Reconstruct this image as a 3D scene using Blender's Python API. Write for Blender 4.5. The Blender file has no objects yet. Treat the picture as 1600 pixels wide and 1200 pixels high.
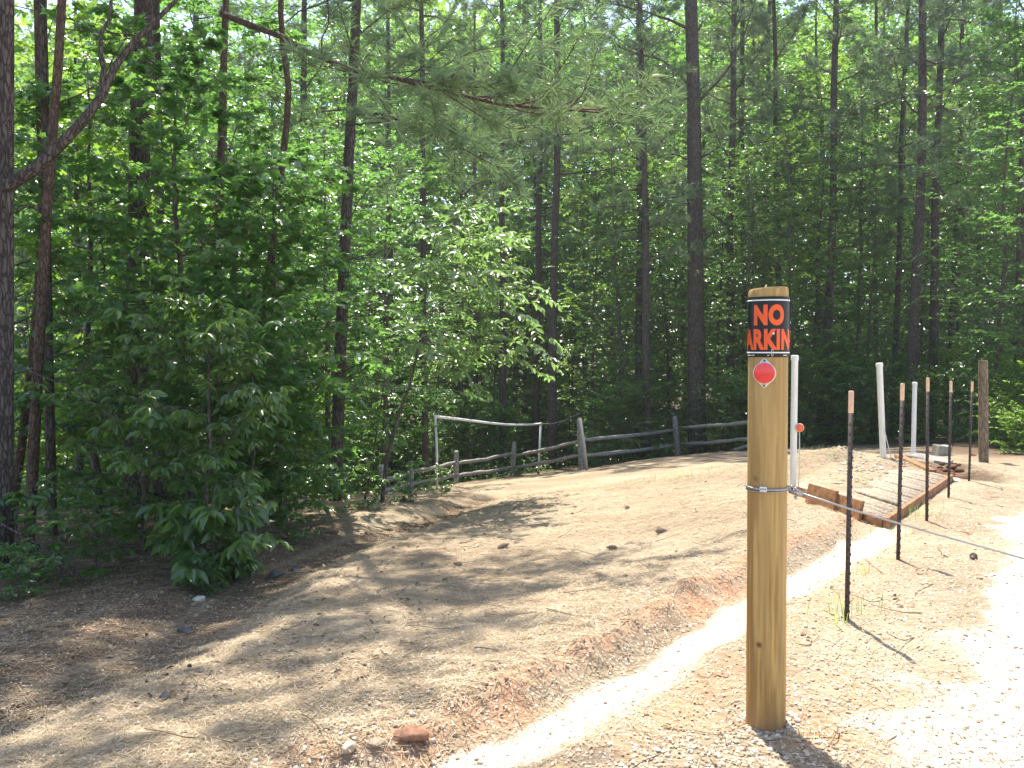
import bpy, bmesh, math
import numpy as np
from mathutils import Vector
R = math.radians
C = bpy.context.scene
COL = C.collection
rng = np.random.default_rng(11)
PI = math.pi

# ------------------------------------------------------------------ view
F0 = 1245.0                      # focal length in pixels of the 1600 px wide photograph
CAMZ = 1.45
PITCH = math.atan(50.0 / F0)
cp, sp_ = math.cos(PITCH), math.sin(PITCH)
def ray(px, py):
    u = (px - 800) / F0; v = (600 - py) / F0
    return np.array([u, cp + v * sp_, -sp_ + v * cp])
def at(px, py, Y):
    d = ray(px, py)
    return np.array([0, 0, CAMZ]) + d * (Y / d[1])
def topx(p):
    x, y, z = p[0], p[1], p[2] - CAMZ
    f = y * cp - z * sp_; up = y * sp_ + z * cp
    return 800 + F0 * x / f, 600 - F0 * up / f

# ------------------------------------------------------------------ object helpers
def tag(o, label=None, cat=None, group=None, kind=None):
    if label: o['label'] = label
    if cat: o['category'] = cat
    if group: o['group'] = group
    if kind: o['kind'] = kind
    return o
def empty(name, loc, label, cat, group=None, rz=0.0):
    o = bpy.data.objects.new(name, None)
    o.empty_display_size = 0.2
    COL.objects.link(o)
    o.location = [float(c) for c in loc]; o.rotation_euler = (0, 0, rz)
    return tag(o, label, cat, group)
class MB:
    def __init__(s): s.V = []; s.F = []; s.A = []; s.n = 0
    def add(s, V, F, var=None):
        V = np.asarray(V, float)
        if len(V) == 0: return
        fs = F if isinstance(F, list) and len(F) and isinstance(F[0], np.ndarray) and F[0].ndim == 2 else [np.asarray(F)]
        for f in fs: s.F.append(np.asarray(f, np.int64) + s.n)
        s.V.append(V)
        s.A.append(np.zeros(len(V)) if var is None else np.broadcast_to(var, (len(V),)))
        s.n += len(V)
    def mesh(s, name, mat, smooth=False):
        me = bpy.data.meshes.new(name)
        V = np.concatenate(s.V)
        me.vertices.add(len(V)); me.vertices.foreach_set('co', V.astype(np.float32).ravel())
        loops = np.concatenate([f.ravel() for f in s.F])
        tot = np.concatenate([np.full(len(f), f.shape[1]) for f in s.F])
        start = np.concatenate([[0], np.cumsum(tot)[:-1]])
        me.loops.add(len(loops)); me.loops.foreach_set('vertex_index', loops.astype(np.int32))
        me.polygons.add(len(tot)); me.polygons.foreach_set('loop_start', start.astype(np.int32))
        a = me.attributes.new('var', 'FLOAT', 'POINT'); a.data.foreach_set('value', np.concatenate(s.A).astype(np.float32))
        me.update(calc_edges=True); me.validate()
        if smooth: me.polygons.foreach_set('use_smooth', np.ones(len(tot), bool))
        if mat: me.materials.append(mat)
        return me
    def build(s, name, mat, parent=None, smooth=False):
        return link(name, s.mesh(name, mat, smooth), parent)
def link(name, me, parent=None):
    o = bpy.data.objects.new(name, me); COL.objects.link(o)
    if parent is not None: o.parent = parent
    return o
def nrm(v):
    v = np.asarray(v, float); l = np.linalg.norm(v, axis=-1, keepdims=True)
    return v / np.maximum(l, 1e-9)
def tube(mb, P, rad, sides=8, var=0.0, cap=True, squash=None, jit=0.0, g=None):
    P = np.asarray(P, float); n = len(P); rad = np.broadcast_to(rad, (n,))
    T = nrm(np.gradient(P, axis=0))
    ref = np.array([0.13, 0.97, 0.2]) if abs(T[0][2]) > 0.7 else np.array([0, 0, 1.0])
    a = np.linspace(0, 2 * PI, sides, endpoint=False)
    V = np.zeros((n, sides, 3)); u = None
    for i in range(n):
        if u is None: u = ref - T[i] * (ref @ T[i])
        else: u = u - T[i] * (u @ T[i])
        u = u / np.linalg.norm(u); w = np.cross(T[i], u)
        rr = rad[i] * (1 + (jit * (g or rng).standard_normal(sides) if jit else 0)) * np.ones(sides)
        ca, sa = np.cos(a) * rr, np.sin(a) * rr
        if squash is not None: sa = sa * squash
        V[i] = P[i] + ca[:, None] * u + sa[:, None] * w
    k = np.arange(sides); k2 = (k + 1) % sides
    F = np.concatenate([np.stack([i * sides + k, i * sides + k2, (i + 1) * sides + k2, (i + 1) * sides + k], 1) for i in range(n - 1)])
    fs = [F]
    if cap: fs += [np.arange(sides)[::-1][None], ((n - 1) * sides + np.arange(sides))[None]]
    mb.add(V.reshape(-1, 3), fs, var)
def box(mb, c, sx, sy, sz, M=None, var=0.0):
    s = np.array([[-1,-1,-1],[1,-1,-1],[1,1,-1],[-1,1,-1],[-1,-1,1],[1,-1,1],[1,1,1],[-1,1,1]]) * 0.5 * np.array([sx, sy, sz])
    if M is not None: s = s @ np.asarray(M).T
    mb.add(s + np.asarray(c), np.array([[0,3,2,1],[4,5,6,7],[0,1,5,4],[1,2,6,5],[2,3,7,6],[3,0,4,7]]), var)
def bevel(o, w, seg=2):
    m = o.modifiers.new('bevel', 'BEVEL'); m.width = w; m.segments = seg; m.limit_method = 'ANGLE'
    return o

# ------------------------------------------------------------------ node helpers
def newmat(name):
    m = bpy.data.materials.new(name); m.use_nodes = True
    nt = m.node_tree; nt.nodes.clear()
    return m, nt
class G:
    def __init__(s, nt): s.nt = nt
    def n(s, t, **kw):
        x = s.nt.nodes.new(t)
        for k, v in kw.items(): setattr(x, k, v)
        return x
    def set(s, sock, v):
        if isinstance(v, bpy.types.NodeSocket): s.nt.links.new(v, sock)
        elif isinstance(v, (tuple, list)) and len(v) == 3 and sock.type == 'RGBA': sock.default_value = (*v, 1)
        else: sock.default_value = v
    def co(s, kind='Object', scale=(1, 1, 1), rot=(0, 0, 0)):
        t = s.n('ShaderNodeTexCoord'); m = s.n('ShaderNodeMapping')
        s.nt.links.new(t.outputs[kind], m.inputs[0])
        m.inputs['Scale'].default_value = scale; m.inputs['Rotation'].default_value = rot
        return m.outputs[0]
    def noise(s, vec, scale, detail=4, rough=0.55, dist=0.0):
        x = s.n('ShaderNodeTexNoise'); s.set(x.inputs['Vector'], vec)
        x.inputs['Scale'].default_value = scale; x.inputs['Detail'].default_value = detail
        x.inputs['Roughness'].default_value = rough; x.inputs['Distortion'].default_value = dist
        return x.outputs['Fac']
    def voro(s, vec, scale, feature='F1', out='Distance'):
        x = s.n('ShaderNodeTexVoronoi', feature=feature); s.set(x.inputs['Vector'], vec)
        x.inputs['Scale'].default_value = scale
        return x.outputs[out]
    def ramp(s, fac, stops):
        x = s.n('ShaderNodeValToRGB'); s.set(x.inputs[0], fac)
        e = x.color_ramp.elements
        while len(e) < len(stops): e.new(0.5)
        for el, (p, c) in zip(e, stops):
            el.position = p; el.color = (*c, 1) if isinstance(c, (tuple, list)) else (c, c, c, 1)
        return x.outputs[0]
    def mix(s, fac, a, b, mode='MIX'):
        x = s.n('ShaderNodeMix', data_type='RGBA', blend_type=mode)
        s.set(x.inputs[0], fac); s.set(x.inputs[6], a); s.set(x.inputs[7], b)
        return x.outputs[2]
    def math(s, op, a, b=0.0, clamp=False):
        x = s.n('ShaderNodeMath', operation=op, use_clamp=clamp); s.set(x.inputs[0], a); s.set(x.inputs[1], b)
        return x.outputs[0]
    def attr(s, name):
        return s.n('ShaderNodeAttribute', attribute_name=name).outputs['Fac']
    def bump(s, h, strength=0.5, dist=0.02):
        x = s.n('ShaderNodeBump'); s.set(x.inputs['Height'], h)
        x.inputs['Strength'].default_value = strength; x.inputs['Distance'].default_value = dist
        return x.outputs[0]
    def pbsdf(s, col, rough=0.8, normal=None, spec=0.3, metal=0.0):
        x = s.n('ShaderNodeBsdfPrincipled'); s.set(x.inputs['Base Color'], col); s.set(x.inputs['Roughness'], rough)
        x.inputs['Specular IOR Level'].default_value = spec; x.inputs['Metallic'].default_value = metal
        if normal is not None: s.set(x.inputs['Normal'], normal)
        return x.outputs[0]
    def out(s, sh):
        s.nt.links.new(sh, s.n('ShaderNodeOutputMaterial').inputs[0])
def simple(name, col, rough=0.6, spec=0.4, metal=0.0, vary=0.15, scale=30, bump=0.1):
    m, nt = newmat(name); g = G(nt); v = g.co()
    f = g.noise(v, scale, 5)
    lo = tuple(c * (1 - vary) for c in col); hi = tuple(min(1, c * (1 + vary)) for c in col)
    g.out(g.pbsdf(g.ramp(f, [(0.3, lo), (0.7, hi)]), rough, g.bump(f, bump, 0.005), spec, metal))
    return m
def leafmat(name, dark, light, trans, tfac=0.42, rough=0.38, spec=0.5):
    m, nt = newmat(name); g = G(nt)
    var = g.attr('var'); oi = g.n('ShaderNodeObjectInfo').outputs['Random']
    f = g.math('ADD', g.math('MULTIPLY', var, 0.75), g.math('MULTIPLY', oi, 0.25))
    col = g.ramp(f, [(0.0, dark), (0.86, light), (0.97, (light[0] * 1.6, light[1] * 1.1, light[2]))])
    tc = g.ramp(f, [(0.0, tuple(c * 0.7 for c in trans)), (1.0, trans)])
    p = g.pbsdf(col, rough, None, spec)
    t = g.n('ShaderNodeBsdfTranslucent'); g.set(t.inputs[0], tc)
    mx = g.n('ShaderNodeMixShader'); mx.inputs[0].default_value = tfac
    nt.links.new(p, mx.inputs[1]); nt.links.new(t.outputs[0], mx.inputs[2])
    g.out(mx.outputs[0]); return m
def barkmat(name, a, b, c, sc=1.0, depth=0.02):
    m, nt = newmat(name); g = G(nt)
    v = g.co('Object', (9 * sc, 9 * sc, 2.2 * sc))
    w = g.noise(v, 1.0, 5, 0.6)
    vv = g.n('ShaderNodeVectorMath', operation='ADD'); g.set(vv.inputs[0], v)
    x = g.n('ShaderNodeTexNoise'); g.set(x.inputs['Vector'], v); x.inputs['Scale'].default_value = 1.5
    nt.links.new(x.outputs['Color'], vv.inputs[1])
    cr = g.voro(vv.outputs[0], 1.6, 'DISTANCE_TO_EDGE')
    plate = g.ramp(cr, [(0.0, 0.0), (0.18, 1.0)])
    col = g.mix(plate, a, g.ramp(w, [(0.3, b), (0.7, c)]))
    h = g.math('ADD', plate, g.math('MULTIPLY', w, 0.6))
    g.out(g.pbsdf(col, 0.9, g.bump(h, 0.8, depth), 0.15)); return m

# ------------------------------------------------------------------ terrain
CTRL = []
def cpx(px, py, Y): p = at(px, py, Y); CTRL.append((p[0], p[1], p[2]))
def cw(x, y, zr): CTRL.append((x, y, CAMZ + zr))
for a in [(1196, 1140, 3.0), (1323, 970, 4.32), (1403, 875, 5.6), (1448, 815, 6.93), (1482, 778, 8.5), (1514, 752, 9.9),
          (1537, 723, 13.2), (1241, 770, 8.2), (1376, 716, 12.1), (1428, 712, 15.0),
          (1170, 705, 19.2), (1058, 712, 20.0), (908, 734, 21.5), (800, 742, 23.5), (712, 756, 25.0), (642, 767, 27.0), (590, 775, 28.5),
          (525, 782, 12.0), (40, 862, 7.8), (80, 838, 8.4), (250, 850, 8.2), (400, 830, 9.2), (598, 782, 13.0),
          (800, 900, 6.2), (1000, 800, 9.2), (1000, 740, 14.4), (600, 1000, 4.57), (400, 1100, 3.67), (800, 1200, 2.87),
          (0, 1200, 3.1), (0, 1000, 4.84), (0, 920, 6.3), (250, 940, 5.9), (1600, 900, 4.98), (1600, 745, 10.3), (1600, 692, 17.6),
          (1250, 702, 18.8), (1420, 700, 18.5), (840, 742, 22.4), (682, 764, 16.5), (1550, 1200, 2.72), (500, 870, 7.4), (700, 800, 10.6)]:
    cpx(*a)
for a in [(-30, 40, -6.2), (-10, 40, -5.6), (8, 40, -4.2), (30, 40, -3.0), (-45, 90, -6.5), (0, 90, -5.5), (45, 90, -3.5),
          (-20, 15, -3.4), (22, 15, -1.7), (-20, 0, -2.6), (20, 0, -1.3), (0, -4, -1.45), (-10, -15, -1.9), (10, -15, -1.4), (0, 150, -6), (80, 120, -4), (-80, 120, -7), (-60, 20, -4), (60, 20, -2), (-60, -40, -3), (60, -40, -1.5)]:
    cw(*a)
CT = np.array(CTRL)
def U(r2): return np.where(r2 > 1e-12, 0.5 * r2 * np.log(np.maximum(r2, 1e-12)), 0.0)
_n = len(CT); _A = np.zeros((_n + 3, _n + 3)); _r2 = ((CT[:, None, :2] - CT[None, :, :2]) ** 2).sum(-1)
_A[:_n, :_n] = U(_r2) + np.eye(_n) * 0.6; _P = np.c_[np.ones(_n), CT[:, :2]]; _A[:_n, _n:] = _P; _A[_n:, :_n] = _P.T
_w = np.linalg.solve(_A, np.r_[CT[:, 2], 0, 0, 0])
def base_h(x, y):
    x = np.atleast_1d(np.asarray(x, float)); y = np.atleast_1d(np.asarray(y, float)); o = np.zeros(x.shape)
    fx, fy, fo = x.ravel(), y.ravel(), o.ravel()
    for i in range(0, len(fx), 20000):
        X, Y = fx[i:i+20000], fy[i:i+20000]
        r2 = (X[:, None] - CT[None, :, 0]) ** 2 + (Y[:, None] - CT[None, :, 1]) ** 2
        fo[i:i+20000] = U(r2) @ _w[:_n] + _w[_n] + _w[_n+1] * X + _w[_n+2] * Y
    return fo.reshape(x.shape)
def gp(px, py, hf=None):
    hf = hf or base_h
    d = ray(px, py); Y = np.geomspace(1.5, 90, 900); P = np.array([0, 0, CAMZ]) + d * (Y / d[1])[:, None]
    below = P[:, 2] < hf(P[:, 0], P[:, 1])
    i = int(np.argmax(below)) if below.any() else len(Y) - 1
    return P[i]
def polyline(pts): return np.array([gp(*p)[:2] for p in pts])
def dist_poly(x, y, L):
    best = np.full(x.shape, 1e9); side = np.zeros(x.shape)
    for a, b in zip(L[:-1], L[1:]):
        d = b - a; l2 = d @ d
        t = np.clip(((x - a[0]) * d[0] + (y - a[1]) * d[1]) / l2, 0, 1)
        qx, qy = a[0] + t * d[0], a[1] + t * d[1]
        r = np.hypot(x - qx, y - qy); s = d[0] * (y - a[1]) - d[1] * (x - a[0])
        m = r < best; best = np.where(m, r, best); side = np.where(m, s, side)
    return best, np.sign(side)          # side > 0: left of the direction of travel
def sstep(a, b, x): t = np.clip((x - a) / (b - a), 0, 1); return t * t * (3 - 2 * t)
def vnoise(x, y, f, seed):
    g = np.random.default_rng(seed).random((64, 64)); X = x * f + 1000; Y = y * f + 1000
    i = np.floor(X).astype(int); j = np.floor(Y).astype(int); u = X - i; v = Y - j; u = u*u*(3-2*u); v = v*v*(3-2*v)
    q = lambda a, b: g[a % 64, b % 64]
    return (q(i, j) * (1-u) + q(i+1, j) * u) * (1-v) + (q(i, j+1) * (1-u) + q(i+1, j+1) * u) * v - 0.5
CHAN = polyline([(430, 1290), (640, 1215), (770, 1160), (880, 1105), (990, 1045), (1100, 985), (1180, 935), (1290, 878), (1360, 838), (1385, 826)])
GULL = polyline([(-300, 1260), (0, 1110), (130, 1060), (250, 1012), (340, 950), (440, 888), (560, 840), (700, 798), (760, 775)])
ROAD = polyline([(1290, 1290), (1390, 1110), (1470, 960), (1520, 880), (1550, 810), (1590, 765)])
ROADP = np.r_[ROAD, [[9.5, 11.5], [16, 14], [30, 16], [30, -20], [ROAD[0][0] - 0.5, -20]]]
PB = gp(1196, 1140)                       # base of the front post
MOUND = gp(1345, 742); MOUND2 = gp(1560, 712); PIT = gp(1488, 735)
DK = [gp(1381, 824), gp(1482, 753), gp(1243, 771)]
_de1, _de2 = DK[1] - DK[0], (DK[2] - DK[0]) * 1.05
_dm = np.linalg.inv(np.array([_de1[:2], _de2[:2]]).T)
def deck_uv(x, y):
    rx, ry = x - DK[0][0], y - DK[0][1]
    return _dm[0, 0] * rx + _dm[0, 1] * ry, _dm[1, 0] * rx + _dm[1, 1] * ry
def inpoly(x, y, Pg):
    c = np.zeros(x.shape, bool); n = len(Pg)
    for i in range(n):
        (x1, y1), (x2, y2) = Pg[i], Pg[(i + 1) % n]
        if y1 == y2: continue
        c ^= ((y1 > y) != (y2 > y)) & (x < (x2 - x1) * (y - y1) / (y2 - y1) + x1)
    return c
def zones(x, y):
    dc, sc = dist_poly(x, y, CHAN); dr, _ = dist_poly(x, y, np.r_[ROADP, ROADP[:1]])
    dr = np.where(inpoly(x, y, ROADP), -dr, dr)
    return dc, sc, dr
def height(x, y):
    x = np.atleast_1d(np.asarray(x, float)); y = np.atleast_1d(np.asarray(y, float))
    z = base_h(x, y); dc, sc = dist_poly(x, y, CHAN); dg, sg = dist_poly(x, y, GULL)
    wob = vnoise(x, y, 3.0, 3) * 0.12
    hw = 0.15 + wob * 0.7
    z = z + (vnoise(x, y, 5.0, 41) * 0.07 + vnoise(x, y, 12.0, 42) * 0.05) * np.exp(-((dc - 0.36) / 0.16) ** 2) * (sc > 0)
    z = z - 0.06 * (1 - sstep(hw * 0.5, hw + 0.18, dc)) + np.where(sc > 0, 0.08, 0.02) * sstep(hw, hw + 0.22, dc) * (1 - sstep(0.5, 1.6, dc))
    z = z - 0.09 * (1 - sstep(0.05, 0.6, dg + wob)) + np.where(sg > 0, 0.02, 0.02) * sstep(0.25, 0.6, dg + wob) * (1 - sstep(0.8, 2.2, dg))
    z = z + 0.30 * np.exp(-(((x - MOUND[0]) / 1.1) ** 2 + ((y - MOUND[1] - 0.6) / 1.3) ** 2))
    z = z + 0.08 * np.exp(-(((x - MOUND2[0] - 0.6) / 1.6) ** 2 + ((y - MOUND2[1] - 2.0) / 1.0) ** 2))
    z = z - 0.22 * np.exp(-(((x - PIT[0]) / 0.55) ** 2 + ((y - PIT[1]) / 0.8) ** 2))
    z = z - 0.018 * np.exp(-(((x - PB[0] + 0.1) / 0.42) ** 2 + ((y - PB[1] + 0.12) / 0.35) ** 2))
    far = sstep(0, 1, (y - 1) / 3)
    z = z + vnoise(x, y, 0.9, 4) * 0.04 * far + vnoise(x, y, 2.6, 5) * 0.035 + vnoise(x, y, 7.0, 6) * 0.024 + vnoise(x, y, 15.0, 7) * 0.013
    u, v = deck_uv(x, y); l1, l2 = np.linalg.norm(_de1), np.linalg.norm(_de2)
    out = np.hypot(np.maximum(0, np.maximum(-u, u - 1)) * l1, np.maximum(0, np.maximum(-v, v - 1)) * l2)
    wt = 1 - sstep(0.05, 0.5, out); pl = DK[0][2] + u * _de1[2] + v * _de2[2]
    cover = 0.10 * sstep(0.12, 0.6, v + vnoise(x, y, 2.2, 31) * 0.4) * sstep(-.05, .25, u)
    z = z * (1 - wt) + (pl + cover + vnoise(x, y, 9.0, 33) * 0.02) * wt
    return z
def g3(px, py): return gp(px, py, height)
def hz(x, y): return float(height(x, y)[0])

def axis(lo, a, b, hi, step, grow=1.12):
    mid = np.arange(a, b, step); l = [a]; s = step
    while l[-1] > lo: s *= grow; l.append(l[-1] - s)
    r = [mid[-1]]; s = step
    while r[-1] < hi: s *= grow; r.append(r[-1] + s)
    return np.r_[np.array(l[1:])[::-1], mid, np.array(r[1:])]
XS = axis(-140, -6, 7, 140, 0.055, 1.08); YS = axis(-60, 1.8, 12, 260, 0.055, 1.07)
GX, GY = np.meshgrid(XS, YS); GZ = height(GX, GY)

# ------------------------------------------------------------------ ground materials
def groundmat():
    m, nt = newmat('pine_straw_ground'); g = G(nt)
    v = g.co('Object'); big = g.noise(v, 0.8, 5); mid = g.noise(v, 5, 6, 0.65); fine = g.noise(v, 60, 4, 0.7)
    fib = None
    for k, (rz, s) in enumerate([(0.3, 1), (1.3, 1.2), (2.2, 0.9), (2.8, 1.1)]):
        f = g.noise(g.co('Object', (14 * s, 160 * s, 30), (0, 0, rz)), 1.0, 2, 0.5, 0.6)
        fib = f if fib is None else g.math('MAXIMUM', fib, f)
    straw = g.ramp(fib, [(0.42, (0.10, 0.072, 0.045)), (0.60, (0.275, 0.208, 0.138)), (0.78, (0.435, 0.35, 0.25))])
    straw = g.mix(g.ramp(mid, [(0.35, 0.0), (0.65, 0.6)]), straw, (0.20, 0.15, 0.092))
    straw = g.mix(g.ramp(big, [(0.42, 0.0), (0.66, 0.45)]), straw, (0.42, 0.35, 0.24))
    peb = g.voro(v, 38); pebc = g.voro(v, 38, 'F1', 'Color')
    pm = g.math('MULTIPLY', g.ramp(peb, [(0.25, 1.0), (0.4, 0.0)]), g.ramp(pebc, [(0.45, 0.0), (0.6, 1.0)]))
    def zone(name, lo, hi, amt=0.5):
        a = g.math('ADD', g.attr(name), g.math('MULTIPLY', g.math('SUBTRACT', mid, 0.5), amt))
        a = g.math('ADD', a, g.math('MULTIPLY', g.math('SUBTRACT', fine, 0.5), amt * 0.9))
        return g.ramp(a, [(lo, 0.0), (hi, 1.0)])
    pal = g.mix(pebc, (0.34, 0.26, 0.17), (0.58, 0.52, 0.42))
    col = g.mix(g.math('MULTIPLY', pm, zone('stony', 0.25, 0.8)), straw, pal)
    dirt_shade = g.ramp(mid, [(0.3, (0.075, 0.048, 0.033)), (0.7, (0.165, 0.112, 0.074))])  # woodland soil, darkened further to stand in for deep shade at lower left
    col = g.mix(zone('dirt_shade', 0.35, 0.75), col, dirt_shade)
    clay = g.ramp(mid, [(0.3, (0.36, 0.145, 0.07)), (0.7, (0.52, 0.27, 0.15))])
    col = g.mix(g.math('MULTIPLY', zone('clay', 0.4, 0.95, 1.1), 0.75), col, clay)
    grav = g.mix(pebc, (0.40, 0.33, 0.26), (0.68, 0.62, 0.54))
    grav = g.mix(g.ramp(mid, [(0.35, 0.0), (0.6, 0.6)]), grav, (0.58, 0.49, 0.39))
    grav = g.mix(g.ramp(big, [(0.5, 0.0), (0.68, 0.5)]), grav, (0.42, 0.30, 0.20))
    col = g.mix(zone('road', 0.35, 0.65), col, grav)
    sand = g.ramp(mid, [(0.3, (0.42, 0.32, 0.235)), (0.7, (0.60, 0.50, 0.405))])
    col = g.mix(zone('sand', 0.35, 0.8, 0.7), col, sand)
    h = g.math('ADD', g.math('MULTIPLY', fib, 0.8), g.math('MULTIPLY', mid, 0.8))
    h = g.math('ADD', h, g.math('MULTIPLY', pm, 0.7)); h = g.math('ADD', h, g.math('MULTIPLY', fine, 0.5))
    g.out(g.pbsdf(col, 0.95, g.bump(h, 0.75, 0.012), 0.1)); return m
M_ground = groundmat()
dc, sc, dr = zones(GX, GY)
dg, sg = dist_poly(GX, GY, GULL)
def blobs(lst):
    o = np.zeros(GX.shape)
    for px, py, r, a in lst:
        p = gp(px, py); o = np.maximum(o, a * np.exp(-((GX - p[0]) ** 2 + (GY - p[1]) ** 2) / r ** 2))
    return o
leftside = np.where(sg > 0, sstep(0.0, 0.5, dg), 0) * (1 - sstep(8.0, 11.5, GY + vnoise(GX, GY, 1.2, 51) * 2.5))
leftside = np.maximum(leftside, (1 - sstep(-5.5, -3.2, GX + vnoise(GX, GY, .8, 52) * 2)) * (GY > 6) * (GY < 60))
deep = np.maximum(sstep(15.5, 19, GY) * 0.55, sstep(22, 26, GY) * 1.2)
A_sand = (1 - sstep(0.05, 0.27, dc * np.where(sc > 0, 1.45, 0.9) + vnoise(GX, GY, 3.0, 3) * 0.12 + vnoise(GX, GY, 6.0, 23) * 0.14)) * (GY < 7.0)
A_road = 1 - sstep(-0.7, 0.3, dr + vnoise(GX, GY, 1.3, 8) * 0.6 + vnoise(GX, GY, 4.5, 18) * 0.4)
A_clay = np.maximum(blobs([(1090, 950, .28, .9), (1140, 925, .25, .9), (800, 1100, .22, .8), (1050, 1110, .3, .75), (1130, 1070, .3, .7), (650, 1160, .2, .9),
                (1260, 785, .35, .9), (1275, 1060, .3, .6), (1300, 1150, .35, .75), (1400, 1100, .4, .65), (1010, 1160, .2, .5), (740, 1140, .15, .6), (1340, 1000, .3, .4), (700, 790, .35, .5), (1210, 790, .3, .6), (1480, 1180, .25, .6)]),
                np.where(sc > 0, 0.68 * np.exp(-((dc - 0.32) / 0.13) ** 2), 0.5 * np.exp(-((dc - 0.42) / 0.3) ** 2)) * (GY < 7))
A_dirt_shade = np.maximum(np.maximum(leftside * 1.0, (1 - sstep(0.1, 0.5, dg)) * 0.75), deep)
A_dirt_shade = np.maximum(A_dirt_shade, blobs([(1488, 735, .7, 1.2), (1465, 725, .6, 1.0), (1590, 705, 2.5, .9), (1500, 705, 1.5, .6)]))
A_stony = np.clip(1.0 * np.exp(-((GY - 3.4) / 1.6) ** 2) + 0.5 * np.exp(-(dr / 1.5) ** 2) + 0.25, 0, 1) * (GY < 40)
ny, nx = GX.shape
idx = np.arange(ny * nx).reshape(ny, nx)
Fq = np.stack([idx[:-1, :-1], idx[:-1, 1:], idx[1:, 1:], idx[1:, :-1]], -1).reshape(-1, 4)
Vg = np.stack([GX, GY, GZ], -1).reshape(-1, 3)
fc = lambda a: a.ravel()[Fq].mean(1)
is_chan = fc(A_sand) > 0.5; is_road = (fc(A_road) > 0.5) & ~is_chan
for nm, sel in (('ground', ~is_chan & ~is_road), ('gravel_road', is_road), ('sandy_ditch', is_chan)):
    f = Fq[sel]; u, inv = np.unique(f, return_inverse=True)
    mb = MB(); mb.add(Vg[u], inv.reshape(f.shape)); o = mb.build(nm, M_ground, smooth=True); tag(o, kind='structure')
    for an, arr in (('sand', A_sand), ('road', A_road), ('clay', A_clay), ('dirt_shade', A_dirt_shade), ('stony', A_stony)):
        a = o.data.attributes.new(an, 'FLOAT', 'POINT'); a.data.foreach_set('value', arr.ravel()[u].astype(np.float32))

# ------------------------------------------------------------------ materials of the small things
def postmat():
    m, nt = newmat('treated_pine'); g = G(nt)
    v = g.co('Object', (1, 1, 0.055)); d = g.noise(v, 7, 3)
    w = g.n('ShaderNodeTexWave', wave_type='RINGS', rings_direction='Z'); nt.links.new(g.co('Object', (1, 1, 0.055), (0.12, 0.2, 0)), w.inputs[0])
    w.inputs['Scale'].default_value = 26; w.inputs['Distortion'].default_value = 7; w.inputs['Detail'].default_value = 3; w.inputs['Detail Scale'].default_value = 1.4
    streak = g.noise(g.co('Object', (45, 45, 1.6)), 1.0, 4, 0.6)
    col = g.ramp(w.outputs['Fac'], [(0.1, (0.34, 0.18, 0.050)), (0.55, (0.48, 0.28, 0.085)), (0.95, (0.57, 0.355, 0.12))])
    col = g.mix(g.ramp(streak, [(0.35, 0.6), (0.62, 0.0)]), col, (0.20, 0.125, 0.045))
    col = g.mix(g.math('MULTIPLY', g.ramp(d, [(0.4, 0.0), (0.7, 1.0)]), 0.35), col, (0.27, 0.215, 0.105))
    for kp in KNOTS:
        vd = g.n('ShaderNodeVectorMath', operation='DISTANCE'); g.set(vd.inputs[0], g.co('Object')); vd.inputs[1].default_value = kp
        col = g.mix(g.ramp(g.math('MULTIPLY', vd.outputs['Value'], 20), [(0.09, 1.0), (0.2, 0.55), (0.32, 0.0)]), col, (0.13, 0.055, 0.022))
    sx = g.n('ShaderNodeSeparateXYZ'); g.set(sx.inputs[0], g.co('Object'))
    col = g.mix(g.math('MULTIPLY', g.ramp(g.math('MULTIPLY', sx.outputs[2], 0.55), [(0.35, 0.0), (0.75, 1.0)]), 0.5), col, (0.38, 0.262, 0.11))  # duller above, golden below: ground-bounce light painted in, with some weathering
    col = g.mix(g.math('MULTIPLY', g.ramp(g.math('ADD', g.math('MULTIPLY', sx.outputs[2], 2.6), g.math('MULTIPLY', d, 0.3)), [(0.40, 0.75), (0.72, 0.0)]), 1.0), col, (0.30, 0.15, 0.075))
    chk = g.noise(g.co('Object', (70, 70, 0.9)), 1.0, 3, 0.5, 0.3)
    crack = g.ramp(chk, [(0.235, 1.0), (0.27, 0.0)])
    col = g.mix(g.math('MULTIPLY', crack, 0.8), col, (0.07, 0.045, 0.02))
    h = g.math('SUBTRACT', g.math('ADD', w.outputs['Fac'], streak), crack)
    g.out(g.pbsdf(col, 0.72, g.bump(h, 0.35, 0.003), 0.25)); return m
M_oldpost = barkmat('weathered_post_wood', (0.10, 0.075, 0.05), (0.20, 0.15, 0.10), (0.29, 0.22, 0.15), 2.0, 0.004)
M_rail = barkmat('grey_split_wood', (0.14, 0.125, 0.105), (0.31, 0.29, 0.255), (0.46, 0.435, 0.39), 2.4, 0.006)
M_black = simple('black_plastic', (0.010, 0.010, 0.011), 0.34, 0.3, vary=0.2, bump=0.02)
M_orange = simple('orange_print', (0.74, 0.092, 0.012), 0.4, 0.4, vary=0.06, bump=0.0)
M_white = simple('white_print', (0.75, 0.75, 0.74), 0.4, vary=0.05, bump=0.0)
M_red = simple('red_reflector', (0.72, 0.045, 0.04), 0.22, 0.6, vary=0.12, scale=120, bump=0.05)
M_rorange = simple('orange_reflector', (0.85, 0.12, 0.012), 0.3, 0.5, vary=0.1, bump=0.0)
M_alu = simple('aluminium_plate', (0.66, 0.63, 0.57), 0.45, 0.5, 0.2, vary=0.08)
M_steel = simple('galvanised_cable', (0.33, 0.32, 0.31), 0.42, 0.5, 0.8, vary=0.3, scale=220, bump=0.3)
M_nail = simple('dull_nail', (0.14, 0.12, 0.10), 0.5, 0.5, 0.6)
M_pvc = simple('cream_pvc', (0.74, 0.71, 0.62), 0.38, 0.5, vary=0.06, scale=6, bump=0.02)
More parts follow.
